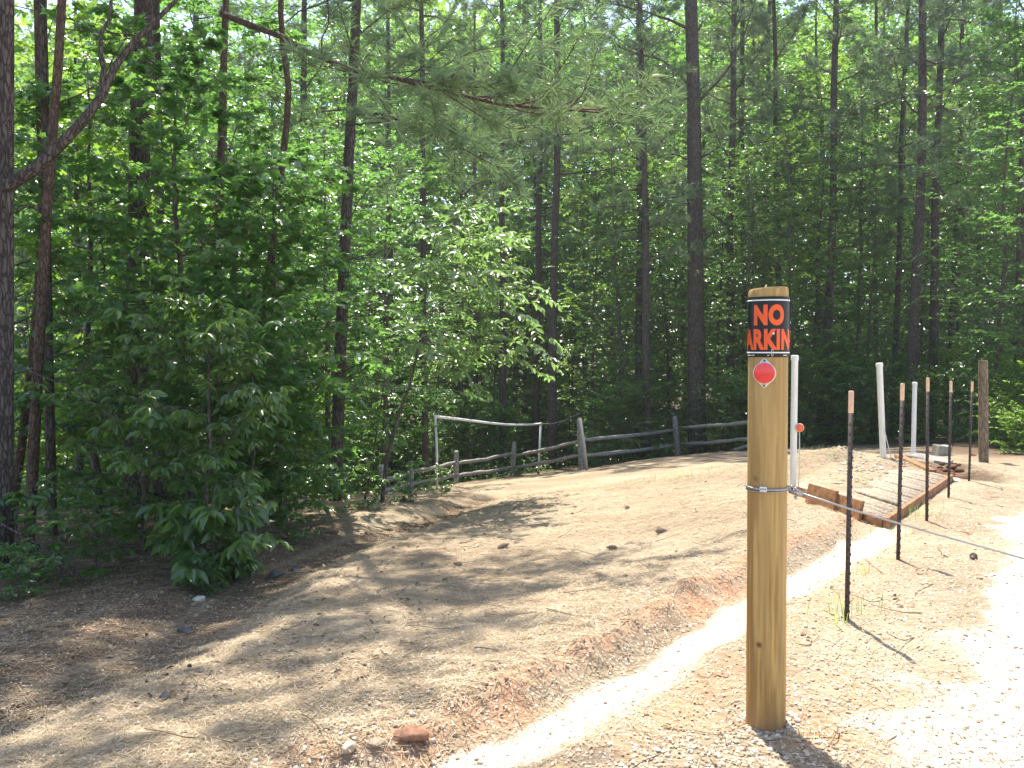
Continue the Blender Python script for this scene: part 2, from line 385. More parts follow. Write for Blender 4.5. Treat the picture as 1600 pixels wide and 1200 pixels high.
M_pvcw = simple('white_pvc', (0.70, 0.70, 0.68), 0.4, 0.5, vary=0.08, scale=5, bump=0.02)
M_tpost = simple('dark_brown_post_paint', (0.06, 0.046, 0.038), 0.6, 0.4, vary=0.35, scale=25)
M_tip = simple('peach_post_tip', (0.64, 0.42, 0.27), 0.65, 0.3, vary=0.15, scale=40)
M_board = simple('red_brown_board', (0.27, 0.135, 0.065), 0.75, 0.2, vary=0.45, scale=14, bump=0.4)
M_deck = barkmat('sun_bleached_plank', (0.20, 0.14, 0.09), (0.40, 0.32, 0.23), (0.52, 0.43, 0.32), 1.6, 0.003)
M_conc = simple('grey_concrete', (0.27, 0.25, 0.215), 0.9, 0.2, vary=0.25, scale=14, bump=0.4)
M_stone = None
def stonemat():
    m, nt = newmat('pale_stone'); g = G(nt)
    f = g.noise(g.co('Object'), 35, 5); var = g.attr('var')
    c = g.ramp(var, [(0.0, (0.28, 0.18, 0.11)), (0.35, (0.38, 0.30, 0.21)), (0.7, (0.48, 0.41, 0.32)), (1.0, (0.60, 0.55, 0.47))])
    c = g.mix(g.ramp(f, [(0.4, 0.0), (0.75, 0.5)]), c, (0.30, 0.22, 0.15))
    g.out(g.pbsdf(c, 0.9, g.bump(f, 0.4, 0.004), 0.2)); return m
M_stone = stonemat()
M_dkstone = simple('dark_stone', (0.085, 0.078, 0.072), 0.85, 0.3, vary=0.4, scale=30, bump=0.4)
M_clod = simple('red_brown_clod', (0.22, 0.12, 0.075), 0.95, 0.1, vary=0.35, scale=30, bump=0.5)
M_mulch = simple('brown_mulch', (0.13, 0.065, 0.035), 0.95, 0.1, vary=0.5, scale=20, bump=0.5)
M_cone = simple('pine_cone_scale', (0.27, 0.20, 0.145), 0.8, 0.2, vary=0.35, scale=60)
def strawmat():
    m, nt = newmat('pine_needle_litter'); g = G(nt)
    c = g.ramp(g.attr('var'), [(0.0, (0.11, 0.068, 0.038)), (0.35, (0.25, 0.18, 0.10)), (0.7, (0.40, 0.31, 0.19)), (1.0, (0.55, 0.47, 0.34))])
    g.out(g.pbsdf(c, 0.7, None, 0.3)); return m
M_straw = strawmat()

# ------------------------------------------------------------------ the front post
pbase = height(*PB[:2])[0]; PY = PB[1] + 0.07
pc0 = at(1196.5, 1142, PY); ptop = at(1201, 451, PY); PR = 0.0745
pc0[2] = hz(pc0[0], PY) - 0.12
zf = lambda py: at(1200, py, PY - PR)[2]
pcent = lambda z: pc0 + (ptop - pc0) * ((z - pc0[2]) / (ptop[2] - pc0[2]))
A0 = math.atan2(-PY, -ptop[0])                      # azimuth of the side that faces the viewer
KNOTS = [tuple(pcent(zf(py)) + PR * np.array([math.cos(A0 + o), math.sin(A0 + o), 0]) - pc0) for py, o in ((750, -.62), (1010, -.36), (930, 2.6), (620, 2.0))]
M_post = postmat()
mb = MB(); zz = np.r_[0, np.linspace(0.02, 0.985, 24), 0.995, 1.0]; g1 = np.random.default_rng(3)
P = pc0 + (ptop - pc0) * zz[:, None]; sides = 48; a = np.linspace(0, 2 * PI, sides, endpoint=False)
V = []
lob = 1 + 0.012 * np.sin(2 * a + 1) + 0.006 * np.sin(5 * a)
for i, t in enumerate(zz):
    r = PR * (1.015 - 0.02 * t) * lob * (0.94 if i == len(zz) - 1 else 1)
    V.append(np.stack([P[i][0] + r * np.cos(a), P[i][1] + r * np.sin(a), np.full(sides, P[i][2]) + (0.004 * np.cos(a + 0.6) if i > 23 else 0)], 1) - pc0)
k = np.arange(sides); k2 = (k + 1) % sides; n = len(zz)
F = np.concatenate([np.stack([i * sides + k, i * sides + k2, (i + 1) * sides + k2, (i + 1) * sides + k], 1) for i in range(n - 1)])
mb.add(np.concatenate(V), [F, ((n - 1) * sides + k)[None]])
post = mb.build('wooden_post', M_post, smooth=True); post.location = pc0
e = post.modifiers.new('es', 'EDGE_SPLIT'); e.split_angle = R(50)
tag(post, 'round tan treated-wood post standing in a heap of pale gravel, wearing the NO PARKING sign', 'post')
mb = MB()
for dx, dy, h in ((-0.012, 0.0, 0.016), (0.03, 0.01, 0.007), (-0.02, -0.02, 0.006)):
    mb = MB(); tube(mb, np.array([[dx, dy, -0.004], [dx + 0.002, dy, h * .6], [dx + 0.004, dy, h]]) + ptop - pc0, [0.006, 0.004, 0.001], 5); mb.build('splinter', M_deck, post)

# sign bent round the post
def wrap(sx, z, r):                                  # sx: metres along the sign, to the viewer's right
    c = pcent(np.asarray(z))if np.ndim(z) == 0 else pc0 + (ptop - pc0) * ((z - pc0[2]) / (ptop[2] - pc0[2]))[:, None]
    an = A0 + np.asarray(sx) / (PR + 0.003)
    return np.stack([c[..., 0] + r * np.cos(an), c[..., 1] + r * np.sin(an), np.asarray(z) + 0 * an], -1)
ZT, ZB = zf(463), zf(558); ZM = (ZT + ZB) / 2; SH = ZT - ZB; SW = SH * 1.32
sroot = empty('parking_sign', pcent(ZB), 'black plastic NO PARKING sign with orange letters bent round the top of the tan post', 'sign')
def sheet(mb, x0, x1, z0, z1, r0, r1, nx=60, nz=2):
    xs = np.linspace(x0, x1, nx + 1); zs = np.linspace(z0, z1, nz); XX, ZZ = np.meshgrid(xs, zs)
    A = wrap(XX.ravel(), ZZ.ravel(), r1); B = wrap(XX.ravel(), ZZ.ravel(), r0); N = nx + 1
    i = np.arange(nz * N).reshape(nz, N)
    Fo = np.stack([i[:-1, :-1], i[:-1, 1:], i[1:, 1:], i[1:, :-1]], -1).reshape(-1, 4)
    o = nz * N; Fi = Fo[:, ::-1] + o
    b = np.r_[i[0], i[1:, -1], i[-1, -2::-1], i[-2:0:-1, 0]]; b2 = np.roll(b, -1)
    mb.add(np.r_[A, B], [Fo, Fi, np.stack([b2, b, b + o, b2 + o], 1)])
def sub(mb, root):
    off = np.array(root.location); mb.V = [v - off for v in mb.V]; return mb
mb = MB(); sheet(mb, -SW / 2, SW / 2, ZB, ZT, PR + 0.0025, PR + 0.0040, 72, 5); sub(mb, sroot).build('panel', M_black, sroot, True).modifiers.new('es', 'EDGE_SPLIT')
for z in (ZT - SH * 0.058, ZB + SH * 0.075):
    mb = MB(); sheet(mb, -SW / 2 + 0.008, SW / 2 - 0.008, z - 0.0024, z + 0.0024, PR + 0.0038, PR + 0.0047, 60); sub(mb, sroot).build('border_line', M_white, sroot)
def word(txt, width, zlo, zhi, cx, mat, bold, name='lettering', th=0.0006):
    cu = bpy.data.curves.new('t', 'FONT'); cu.body = txt; cu.offset = bold; cu.fill_mode = 'FRONT'; cu.space_character = 1.09; cu.resolution_u = 6
    to = bpy.data.objects.new('t', cu); COL.objects.link(to)
    me = bpy.data.meshes.new_from_object(to.evaluated_get(bpy.context.evaluated_depsgraph_get()))
    bm = bmesh.new(); bm.from_mesh(me); bpy.data.objects.remove(to); bpy.data.curves.remove(cu); bpy.data.meshes.remove(me)
    xs = [v.co.x for v in bm.verts]; ys = [v.co.y for v in bm.verts]; x0, x1, y0, y1 = min(xs), max(xs), min(ys), max(ys)
    for v in bm.verts: v.co = Vector(((v.co.x - x0) / (x1 - x0) * width - width / 2 + cx, (v.co.y - y0) / (y1 - y0) * (zhi - zlo) + zlo, 0))
    for x in np.arange(-width / 2, width / 2, 0.004):
        bmesh.ops.bisect_plane(bm, geom=bm.verts[:] + bm.edges[:] + bm.faces[:], plane_co=(x + cx, 0, 0), plane_no=(1, 0, 0), dist=1e-6)
    for v in bm.verts: v.co = Vector(wrap(np.array([v.co.x]), np.array([v.co.y]), PR + 0.004 + th)[0] - np.array(sroot.location))
    m2 = bpy.data.meshes.new(name); bm.to_mesh(m2); bm.free(); m2.materials.append(mat)
    return link(name, m2, sroot)
word('NO', 0.118, zf(508.5), zf(475.5), 0.002, M_orange, 0.062)
word('PARKING', 0.292, zf(547), zf(513.5), 0.004, M_orange, 0.052)
for x, w in ((-0.085, 0.03), (-0.06, 0.012), (0.0, 0.006), (0.07, 0.02)): mb = MB(); sheet(mb, x - w / 2, x + w / 2, ZB + SH * 0.025, ZB + SH * 0.036, PR + 0.0038, PR + 0.0046, 5); sub(mb, sroot).build('fine_print', M_white, sroot)
def disc(mb, c, nrm_, r, th, sides=32, up=(0, 0, 1)):
    nrm_ = nrm(nrm_); tube(mb, [c, c + nrm_ * th], [r, r], sides)
mb = MB(); q = wrap(np.array([0.018]), np.array([zf(521)]), PR + 0.004)[0]; disc(mb, q, q - pcent(q[2]), 0.0042, 0.003, 12); sub(mb, sroot).build('screw', M_white, sroot)
mb = MB(); t = np.linspace(0, 2 * PI, 17); pts = wrap(0.014 + 0.0035 * np.cos(t), zf(551) + 0.014 * np.sin(t), PR + 0.0062)
tube(mb, pts, 0.0009, 5, cap=False); sub(mb, sroot).build('plastic_loop', M_alu, sroot)

# red reflector
zc = zf(583); an = A0 - 0.17; nn = np.array([math.cos(an), math.sin(an), 0]); tt = np.array([-nn[1], nn[0], 0])
rc = pcent(zc) + nn * (PR + 0.0035)
rroot = empty('red_reflector', rc, 'round red reflector on a pale diamond plate nailed below the NO PARKING sign', 'reflector')
def flat(mb, out, z0, z1):
    out = np.asarray(out); n = len(out); up = np.array([0, 0, 1.0])
    A = out[:, :1] * tt + out[:, 1:] * up + nn * z1; B = out[:, :1] * tt + out[:, 1:] * up + nn * z0; i = np.arange(n); j = (i + 1) % n
    mb.add(np.r_[A, B], [i[None], i[::-1][None] + n, np.stack([j, i, i + n, j + n], 1)])
th = np.linspace(0, 2 * PI, 72, endpoint=False); rr = 0.0425 / np.maximum(1e-3, 1)
out = []
for t in th:
    s = abs(math.sin(t)); r = 0.0425
    if s > 0.72: r = max(0.0425, 0.0565 - 0.0465 * abs(math.cos(t)) ** 1.0 * 0.62) if s < 0.985 else 0.056
    out.append((r * math.cos(t), r * math.sin(t)))
mb = MB(); flat(mb, out, 0, 0.0018); mb.build('plate', M_alu, rroot)
mb = MB(); flat(mb, [(0.0392 * math.cos(t), 0.0392 * math.sin(t)) for t in th], 0.0022, 0.0055); bevel(mb.build('lens', M_red, rroot), 0.001)
for s in (-1, 1):
    mb = MB(); disc(mb, nn * 0.0018 + np.array([0, 0, s * 0.0482]), nn, 0.0042, 0.002, 12); mb.build('nail', M_nail, rroot)

# steel cable round the post, running off to the right
croot = empty('steel_cable', pcent(zf(766)), 'grey steel cable looped round the tan post and sagging off to the right', 'cable')
def around(z, a0, a1, r, n=40, dz=0.0):
    t = np.linspace(0, 1, n); an = A0 + a0 + (a1 - a0) * t; zz = z + dz * t; c = pc0 + (ptop - pc0) * ((zz - pc0[2]) / (ptop[2] - pc0[2]))[:, None]
    return np.stack([c[:, 0] + r * np.cos(an), c[:, 1] + r * np.sin(an), zz], 1)
cend = at(1241, 768, PY - 0.02)
loop = np.r_[around(zf(764), -4.6, 1.35, PR + 0.006, 60, -0.004), [cend]]
mb = MB(); tube(mb, loop, 0.0042, 8); sub(mb, croot).build('loop', M_steel, croot, True)
loop = np.r_[around(zf(771), -4.2, 1.3, PR + 0.005, 50, 0.006), [cend + np.array([0, 0, .004])]]
mb = MB(); tube(mb, loop, 0.0026, 6); sub(mb, croot).build('loop', M_steel, croot, True)
run = [at(1246, 769, PY - 0.02), at(1330, 796, PY + 0.0), at(1460, 834, PY), at(1600, 873, PY), at(1750, 912, PY)]
g0 = run[-1]; run += [np.array([g0[0] + 0.9, PY, g0[2] - 0.32]), np.array([g0[0] + 1.5, PY, hz(g0[0] + 1.5, PY) + 0.004]), np.array([g0[0] + 2.3, PY + 0.1, hz(g0[0] + 2.3, PY + .1) + 0.004])]
mb = MB(); tube(mb, run, 0.0039, 8); sub(mb, croot).build('strand', M_steel, croot, True)
mb = MB(); tube(mb, [at(1234, 766, PY - 0.02), at(1254, 772, PY - 0.02)], [0.011, 0.010], 10)
for px, py in ((1237, 760), (1243, 763), (1243, 776)): tube(mb, [at(px, py, PY - 0.035), at(px + 1, py + 3, PY - 0.0)], 0.0055, 6)
sub(mb, croot).build('clamp', M_steel, croot)
tg = around(zf(764.5), -0.33, -0.02, PR + 0.0115, 8)
mb = MB()
n = len(tg); dn = np.array([0, 0, 0.0095])
mb.add(np.r_[tg + dn, tg - dn], np.stack([np.arange(n - 1), np.arange(n - 1) + n, np.arange(1, n) + n, np.arange(1, n)], 1))
o = sub(mb, croot).build('tag', M_white, croot); s = o.modifiers.new('s', 'SOLIDIFY'); s.thickness = 0.003
mb = MB()
for k_ in (1, 3, 5):
    q = around(zf(764.5), -0.33 + 0.31 * k_ / 7, -0.33 + 0.31 * (k_ + 1) / 7, PR + 0.0135, 3); w = np.array([0, 0, 0.004])
    mb.add(np.r_[q + w, q - w], np.array([[0, 3, 4, 1], [1, 4, 5, 2]]))
sub(mb, croot).build('tag_mark', M_nail, croot)

# ------------------------------------------------------------------ metal posts with peach tips
def tpost_mesh(h, hb=0.25):
    mb = MB(); box(mb, (0, 0, (h - hb) / 2), 0.024, 0.005, h + hb); box(mb, (0, 0.016, (h - hb) / 2), 0.005, 0.028, h + hb - 0.004)
    for z in np.arange(0.02, h - 0.13, 0.052): box(mb, (0, -0.0055, z), 0.014, 0.008, 0.016); 
    for z in np.arange(0.05, h - 0.13, 0.052): box(mb, (0.013, 0.0, z), 0.005, 0.007, 0.014)
    t = MB(); box(t, (0, 0, h - 0.055), 0.027, 0.011, 0.118); box(t, (0, 0.017, h - 0.055), 0.011, 0.036, 0.1172)
    return mb.mesh('metal_post', M_tpost), t.mesh('painted_tip', M_tip)
TP = [(1323, 970, 1330, 612, 4.32, 'dark metal stake with peach tip nearest the round wooden post, base in grass blades'),
      (1403, 875, 1410, 600, 5.6, 'dark metal stake with peach tip beside the front corner of the plank deck'),
      (1448, 815, 1450, 591, 6.93, 'dark metal stake with peach tip against the middle of the deck edge'),
      (1482, 778, 1486, 596, 8.5, 'dark metal stake with peach tip by the far corner of the deck'),
      (1514, 752, 1519, 597, 9.9, 'dark metal stake with peach tip farthest along the row, beside the brown pit')]
for x0, y0, x1, y1, Y, lab in TP:
    p = g3(x0, y0); b = at(x0, y0, p[1]); t = at(x1, y1, p[1]); h = np.linalg.norm(t - b)
    o = empty('metal_stake', b, lab, 'metal post', 'metal stakes in a row along the drive')
    d = nrm(t - b); o.rotation_euler = (-math.asin(d[1]), math.asin(d[0]), R(-20))
    a, c = tpost_mesh(h); link('shaft', a, o); bevel(link('tip', c, o), 0.003)

# ------------------------------------------------------------------ white pipes and far wooden post
def upright(px0, py0, px1, py1, name, r, mat, lab, cat, group=None, cap=True, lift=0.0):
    p = g3(px0, py0); t = at(px1, py1, p[1]); base = p.copy(); o = empty(name, base, lab, cat, group)
    d = t - base; mb = MB(); tube(mb, [d * -0.1, d * 0.5, d * (0.985 if cap else 1)], r, 20)
    mb.build('pipe' if cap else 'shaft', mat, o, True).modifiers.new('es', 'EDGE_SPLIT')
    if cap:
        mb = MB(); u = nrm(d); L = np.linalg.norm(d); tube(mb, [d - u * 0.055, d - u * 0.014, d - u * .004, d], [r * 1.16, r * 1.16, r * 1.08, r * 0.8], 20)
        mb.build('cap', mat, o, True).modifiers.new('es', 'EDGE_SPLIT')
    return o, p, d
upright(1239, 771, 1242, 555, 'white_pipe', 0.034, M_pvc, 'cream plastic pipe standing just right of the wooden post, capped, beside the orange reflector', 'pipe', 'capped pipes standing in the clearing')
_, pp2, pd2 = upright(1380, 716, 1374, 567, 'white_pipe', 0.042, M_pvc, 'cream plastic pipe leaning slightly on top of the gravelly mound', 'pipe', 'capped pipes standing in the clearing')
upright(1427, 714, 1429.5, 597, 'white_pipe', 0.040, M_pvcw, 'thin white plastic pipe behind the plank deck, nearest the concrete block', 'pipe', 'capped pipes standing in the clearing')
mb = MB(); q = g3(1393, 718); tube(mb, [pp2 + pd2 * 0.45, (pp2 + pd2 * 0.45) * .5 + q * .5 + [0, 0, -.02], q], 0.006, 5)
o = mb.build('guy_string', M_pvc); tag(o, 'pale string tied from the pipe on the mound down to the ground', 'string')
p = g3(1537, 723); t = at(1536, 563, p[1]); g1 = np.random.default_rng(8)
mb = MB(); s = np.linspace(-0.1, 1, 14)[:, None]; tube(mb, (t - p) * s, np.r_[np.full(13, 0.072), 0.068], 18, jit=0.015, g=g1)
o = mb.build('wooden_post', M_oldpost, smooth=True); o.location = p; o.modifiers.new('es', 'EDGE_SPLIT').split_angle = R(50)
tag(o, 'weathered brown wooden post standing alone at the far right edge of the clearing', 'post')
# orange reflector on a thin rod
p = g3(1247, 772); r0 = at(1249, 668, p[1]); o = empty('reflector_rod', p, 'small round orange reflector on a thin rod beside the cream pipe', 'reflector')
mb = MB(); tube(mb, [np.array([0, 0, -.1]), (r0 - p) * 0.5 + [0.01, 0, 0], r0 - p], 0.0055, 8); mb.build('rod', M_alu, o)
mb = MB(); tube(mb, [r0 - p + [0, -0.018, 0], r0 - p + [0, 0.004, 0]], 0.045, 28); mb.build('rim', M_alu, o)
mb = MB(); tube(mb, [r0 - p + [0, -0.026, 0], r0 - p + [0, -0.0182, 0]], [0.038, 0.040], 28); mb.build('lens', M_rorange, o)

# ------------------------------------------------------------------ plank deck and boards
dA, lift = DK[0], 0.075
A3 = dA + [0, 0, lift]; E1 = _de1; E2 = _de2
droot = empty('plank_deck', dA, 'low weathered plank deck with red-brown edge boards, partly covered by straw', 'deck')
L1 = np.linalg.norm(E1); npl = int(L1 / 0.2); mb = MB(); g1 = np.random.default_rng(2)
for i in range(npl):
    a0 = E1 * (i / npl + 0.0008); a1 = E1 * ((i + 1) / npl - 0.0008); z = np.array([0, 0, g1.normal(0, 0.005)]); dn = np.array([0, 0, -0.035])
    q = [a0 + z, a0 + E2 + z, a1 + E2 + z, a1 + z]; V = np.array(q + [v + dn for v in q]) + A3 - dA
    mb.add(V, np.array([[3, 2, 1, 0], [4, 5, 6, 7], [0, 1, 5, 4], [1, 2, 6, 5], [2, 3, 7, 6], [3, 0, 4, 7]]))
mb.build('planking', M_deck, droot)
def beam(P0, P1, w, h, mat, nm, par, off):
    d = nrm(P1 - P0); s = np.array([d[1], -d[0], 0]); s = s / np.linalg.norm(s) * w; u = np.array([0, 0, h]); mb = MB()
    q = [P0, P1, P1 + s, P0 + s]; V = np.array(q + [v - u for v in q]) - off
    mb.add(V, np.array([[0, 1, 2, 3], [7, 6, 5, 4], [4, 5, 1, 0], [5, 6, 2, 1], [6, 7, 3, 2], [7, 4, 0, 3]])); return bevel(mb.build(nm, mat, par), 0.006)
n1 = nrm(E1); n2 = nrm(E2)
beam(A3 + E1 * 1.02 + [0, 0, .012], A3 - n1 * 0.03 + [0, 0, 0.012], -0.04, 0.12, M_board, 'edge_board', droot, dA)
beam(A3 - n1 * 0.002 + [0, 0, .006], A3 + E2 - n1 * 0.002 + [0, 0, 0.006], -0.04, 0.14, M_board, 'edge_board', droot, dA)
bA = gp(1408, 722); bB = gp(1463, 747)
beam(np.array([bA[0], bA[1], hz(*bA[:2]) + .09]), np.array([bB[0], bB[1], hz(*bB[:2]) + .11]), 0.10, 0.2, M_board, 'edge_board', droot, dA)
def slab(c3, sx, sy, sz, rz, tilt, name, mat, lab, cat, group=None, bv=0.012, seed=0, cuts=3):
    o = None; bm = bmesh.new(); bmesh.ops.create_cube(bm, size=1.0)
    for v in bm.verts: v.co = Vector((v.co.x * sx, v.co.y * sy, v.co.z * sz + sz / 2))
    bmesh.ops.bevel(bm, geom=bm.edges[:], offset=bv, segments=2, affect='EDGES', profile=0.6)
    if cuts: bmesh.ops.subdivide_edges(bm, edges=bm.edges[:], cuts=cuts, use_grid_fill=True)
    g = np.random.default_rng(seed); ph = g.random(6) * 6
    for v in bm.verts:
        c = v.co; c += Vector((math.sin(c.y * 17 + ph[0]), math.sin(c.z * 19 + ph[1]), math.sin(c.x * 15 + ph[2]))) * bv * (0.35 if cuts else 0)
    me = bpy.data.meshes.new(name); bm.to_mesh(me); bm.free(); me.materials.append(mat)
    o = link(name, me); o.location = c3; o.rotation_euler = (tilt[0], tilt[1], rz)
    return tag(o, lab, cat, group)
for (x0, y0), (x1, y1), hh, lab, sd in (((1258, 790), (1303, 805), 0.20, 'longer red-brown board standing on edge along the front of the plank deck', 1),
                                  ((1304, 804), (1343, 816), 0.195, 'shorter red-brown board on edge, nearer the deck corner', 2)):
    a = gp(x0, y0); b = gp(x1, y1); a = a + (b - a) * 0.01; c = (a + b) / 2; c[2] = hz(c[0], c[1]) + (0.0 if sd == 1 else -0.01); d = b - a
    zs = -0.01
    slab(c + [0, 0, zs], np.linalg.norm(d) * 0.985, 0.03, hh, math.atan2(d[1], d[0]), (R(-12), 0, 0), 'brown_board', M_board, lab, 'board', 'brown boards at the deck', 0.008, sd, 0)
p = g3(1470, 713); slab(p + [0, 0, -0.02], 0.30, 0.22, 0.24, 0.3, (0.05, 0.08), 'concrete_block', M_conc, 'pale grey rough concrete block beside the brown pit behind the deck', 'block', None, 0.03, 3)
p = g3(1473, 724); slab(p + [0, 0, -0.02], 0.26, 0.2, 0.08, 0.8, (0.1, -0.05), 'concrete_slab', M_conc, 'small broken grey slab lying under the concrete block', 'slab', 'broken slabs', 0.02, 4)
p = g3(1446, 718); slab(p + [0, 0, -0.02], 0.55, 0.3, 0.07, -0.9, (0.08, 0.1), 'concrete_slab', M_conc, 'long grey slab tilted at the foot of the thin white pipe', 'slab', 'broken slabs', 0.02, 5)
p = g3(1494, 752); slab(p + [0, 0, -0.035], 0.5, 0.22, 0.06, -0.9, (0.02, 0.04), 'concrete_slab', M_conc, 'flat grey slab at the far corner of the plank deck', 'slab', 'broken slabs', 0.02, 6)

# ------------------------------------------------------------------ split-rail fence
froot = empty('split_rail_fence', g3(1058, 712), 'weathered grey split-rail fence sloping down to the left along the wood', 'fence')
fo = np.array(froot.location); g1 = np.random.default_rng(21)
FP = [(1192, 704, 640, 18.6, 0.10), (1059, 712, 650, 20.0, 0.125), (909, 734, 653, 21.5, 0.11), (801, 743, 690, 23.5, 0.10), (713, 757, 704, 25.0, 0.095), (642, 767, 720, 27.0, 0.09), (596, 774, 726, 28.5, 0.09)]
fx = {}
for px, yb, yt, Y, r in FP:
    p = gp(px, yb); b = at(px, yb, p[1]); lean = {801: 3, 909: -3, 1059: -5}.get(px, 0); t = at(px + lean, yt, p[1]); fx[px] = p[1]
    mb = MB(); s = np.array([-0.15, 0, 0.3, 0.6, 0.85, 0.96, 1.0])[:, None]
    tube(mb, b + (t - b) * s - fo, r * np.array([1, 1, 1, .95, .95, .85, .5]), 8, squash=0.75, jit=0.07, g=g1); mb.build('post', M_rail, froot)
def fY(px):
    ks = sorted(fx); return float(np.interp(px, ks, [fx[k] for k in ks]))
for x0, y0, x1, y1 in [(1063, 668, 1192, 657), (1063, 694, 1192, 683), (909, 688, 1057, 671), (909, 713, 1057, 695), (803, 712, 908, 689), (802, 731, 908, 711),
                       (714, 724, 800, 709), (714, 743, 800, 730), (643, 738, 712, 722), (643, 756, 712, 742), (597, 751, 641, 738), (597, 766, 641, 755), (1146, 703, 1185, 690)]:
    a = at(x0, y0, fY(x0)); b = at(x1, y1, fY(x1)); n = 9; s = np.linspace(-0.02, 1.02, n)[:, None]
    P = a + (b - a) * s + np.c_[np.zeros(n), np.zeros(n), g1.normal(0, 0.006, n) - 0.02 * np.sin(np.linspace(0, PI, n))] - fo
    mb = MB(); tube(mb, P, 0.050 * np.r_[0.6, np.full(n - 2, 1.0), 0.6], 7, squash=0.7, jit=0.12, g=g1); mb.build('rail', M_rail, froot)
mb = MB(); q = gp(917, 735); b0 = at(917, 735, q[1] - 0.15); t0 = at(906, 655, q[1] - 0.1); tube(mb, [b0, (b0 + t0) / 2 + [.02, 0, 0], t0], [0.035, 0.035, 0.03], 8)
tag(mb.build('leaning_pole', simple('bare_pole', (0.42, 0.38, 0.32), vary=0.25)), 'thin pale bare pole leaning against a fence post', 'pole')
# plastic pipe frame in front of the fence
gl = gp(682.5, 763); gr = gp(841, 741); goal = empty('pipe_frame', gl, 'white plastic pipe frame like a goal with bowed top bar, standing before the fence', 'frame')
TL = at(680, 651, gl[1]); TR = at(845, 662, gr[1]); off = gl
mb = MB(); tube(mb, [gl - [0, 0, .1] - off, (gl + TL) / 2 + [.02, 0, 0] - off, TL - off], 0.026, 10); mb.build('upright', M_pvcw, goal, True)
mb = MB(); tube(mb, [gr - [0, 0, -.06] - off, TR - off], 0.030, 10); mb.build('upright', M_pvcw, goal, True)
mb = MB(); s = np.linspace(0, 1, 12)[:, None]; bar = TL + (TR - TL) * s; bar[:, 2] += -0.10 * np.sin(np.linspace(0, PI, 12)) * np.linspace(0.2, 1.3, 12)
tube(mb, bar - off, 0.029, 10); mb.build('crossbar', M_pvcw, goal, True)
for q in (TL, TR): mb = MB(); tube(mb, [q - off - [0, 0, .07], q - off + [0, 0, .035]], 0.037, 10); mb.build('elbow', M_pvcw, goal, True)
mb = MB(); disc(mb, gr - off - [0, 0, .08], np.array([0, 0, 1.]), 0.036, 0.15, 10); mb.build('foot', M_black, goal)
mb = MB(); q = at(906, 645, fY(909)); s = np.linspace(0, 1, 8)[:, None]; P = TR + (q - TR) * s; P[:, 2] -= 0.1 * np.sin(np.linspace(0, PI, 8)); tube(mb, P, 0.008, 5)
tag(mb.build('cord', M_rail), 'thin cord tied from the pipe frame corner to the fence post', 'cord')

# ------------------------------------------------------------------ stones, cones, litter
def ico():
    t = (1 + 5 ** .5) / 2
    V = np.array([[-1, t, 0], [1, t, 0], [-1, -t, 0], [1, -t, 0], [0, -1, t], [0, 1, t], [0, -1, -t], [0, 1, -t], [t, 0, -1], [t, 0, 1], [-t, 0, -1], [-t, 0, 1]], float)
    F = [[0, 11, 5], [0, 5, 1], [0, 1, 7], [0, 7, 10], [0, 10, 11], [1, 5, 9], [5, 11, 4], [11, 10, 2], [10, 7, 6], [7, 1, 8], [3, 9, 4], [3, 4, 2], [3, 2, 6], [3, 6, 8], [3, 8, 9], [4, 9, 5], [2, 4, 11], [6, 2, 10], [8, 6, 7], [9, 8, 1]]
    return nrm(V), np.array(F)
def subdiv(V, F):
    V = list(map(tuple, V)); c = {}; o = []
    def mid(a, b):
        k = (min(a, b), max(a, b))
        if k not in c: V.append(tuple(nrm(np.array(V[a]) + np.array(V[b])))); c[k] = len(V) - 1
        return c[k]
    for a, b, d in F: x, y, z = mid(a, b), mid(b, d), mid(d, a); o += [[a, x, z], [b, y, x], [d, z, y], [x, y, z]]
    return np.array(V), np.array(o)
IV, IF = subdiv(*ico()); IV3, IF3 = subdiv(IV, IF)
def rotz(a): c, s = np.cos(a), np.sin(a); return np.array([[c, -s, 0], [s, c, 0], [0, 0, 1]])
def rockbase(V, g, cuts=9):
    V = V.copy()
    for _ in range(cuts):
        d = nrm(g.standard_normal(3)); k = g.uniform(0.55, 0.9); s = V @ d; V = V - np.maximum(0, s - k)[:, None] * d
    return V * np.array([1, g.uniform(.7, 1), g.uniform(.5, .8)])
rb = [rockbase(IV, np.random.default_rng(100 + i)) for i in range(14)]
def scatter_rocks(mb, pos, rad, g, sink=0.35):
    for p, r in zip(pos, rad):
        V = rb[g.integers(14)] @ rotz(g.uniform(0, 6.28)).T * r; mb.add(V + p + [0, 0, r * sink * .5], IF, g.random())
g1 = np.random.default_rng(5); pos, rad = [], []
def pxrocks(n, x0, x1, y0, y1, r0, r1, keep=None):
    px = g1.uniform(x0, x1, n); py = g1.uniform(y0, y1, n)
    for a, b in zip(px, py):
        if keep and not keep(a, b): continue
        pos.append(gp(a, b)); rad.append(r0 * (r1 / r0) ** (g1.random() ** 1.7))
pxrocks(900, 950, 1330, 1125, 1260, .006, .017, lambda x, y: y > 1135 + ((x - 1150) / 190) ** 2 * 45)
pxrocks(700, 380, 760, 1000, 1240, .005, .017, lambda x, y: y > 1180 - (x - 380) * .5)
pxrocks(120, 480, 700, 1150, 1240, .007, .018)
for _a in np.linspace(0, 6.28, 120): pos.append(np.array([pc0[0] + (PR + g1.uniform(.0, .05)) * math.cos(_a), pc0[1] + (PR + g1.uniform(.0, .05)) * math.sin(_a), 0])); rad.append(g1.uniform(.007, .017))
pxrocks(350, 700, 1170, 880, 1120, .006, .014)
pxrocks(260, 640, 1180, 880, 1200, .004, .011, lambda x, y: abs(y - (1215 - (x - 640) * .52)) < 45)
pxrocks(520, 1180, 1600, 960, 1240, .005, .014)
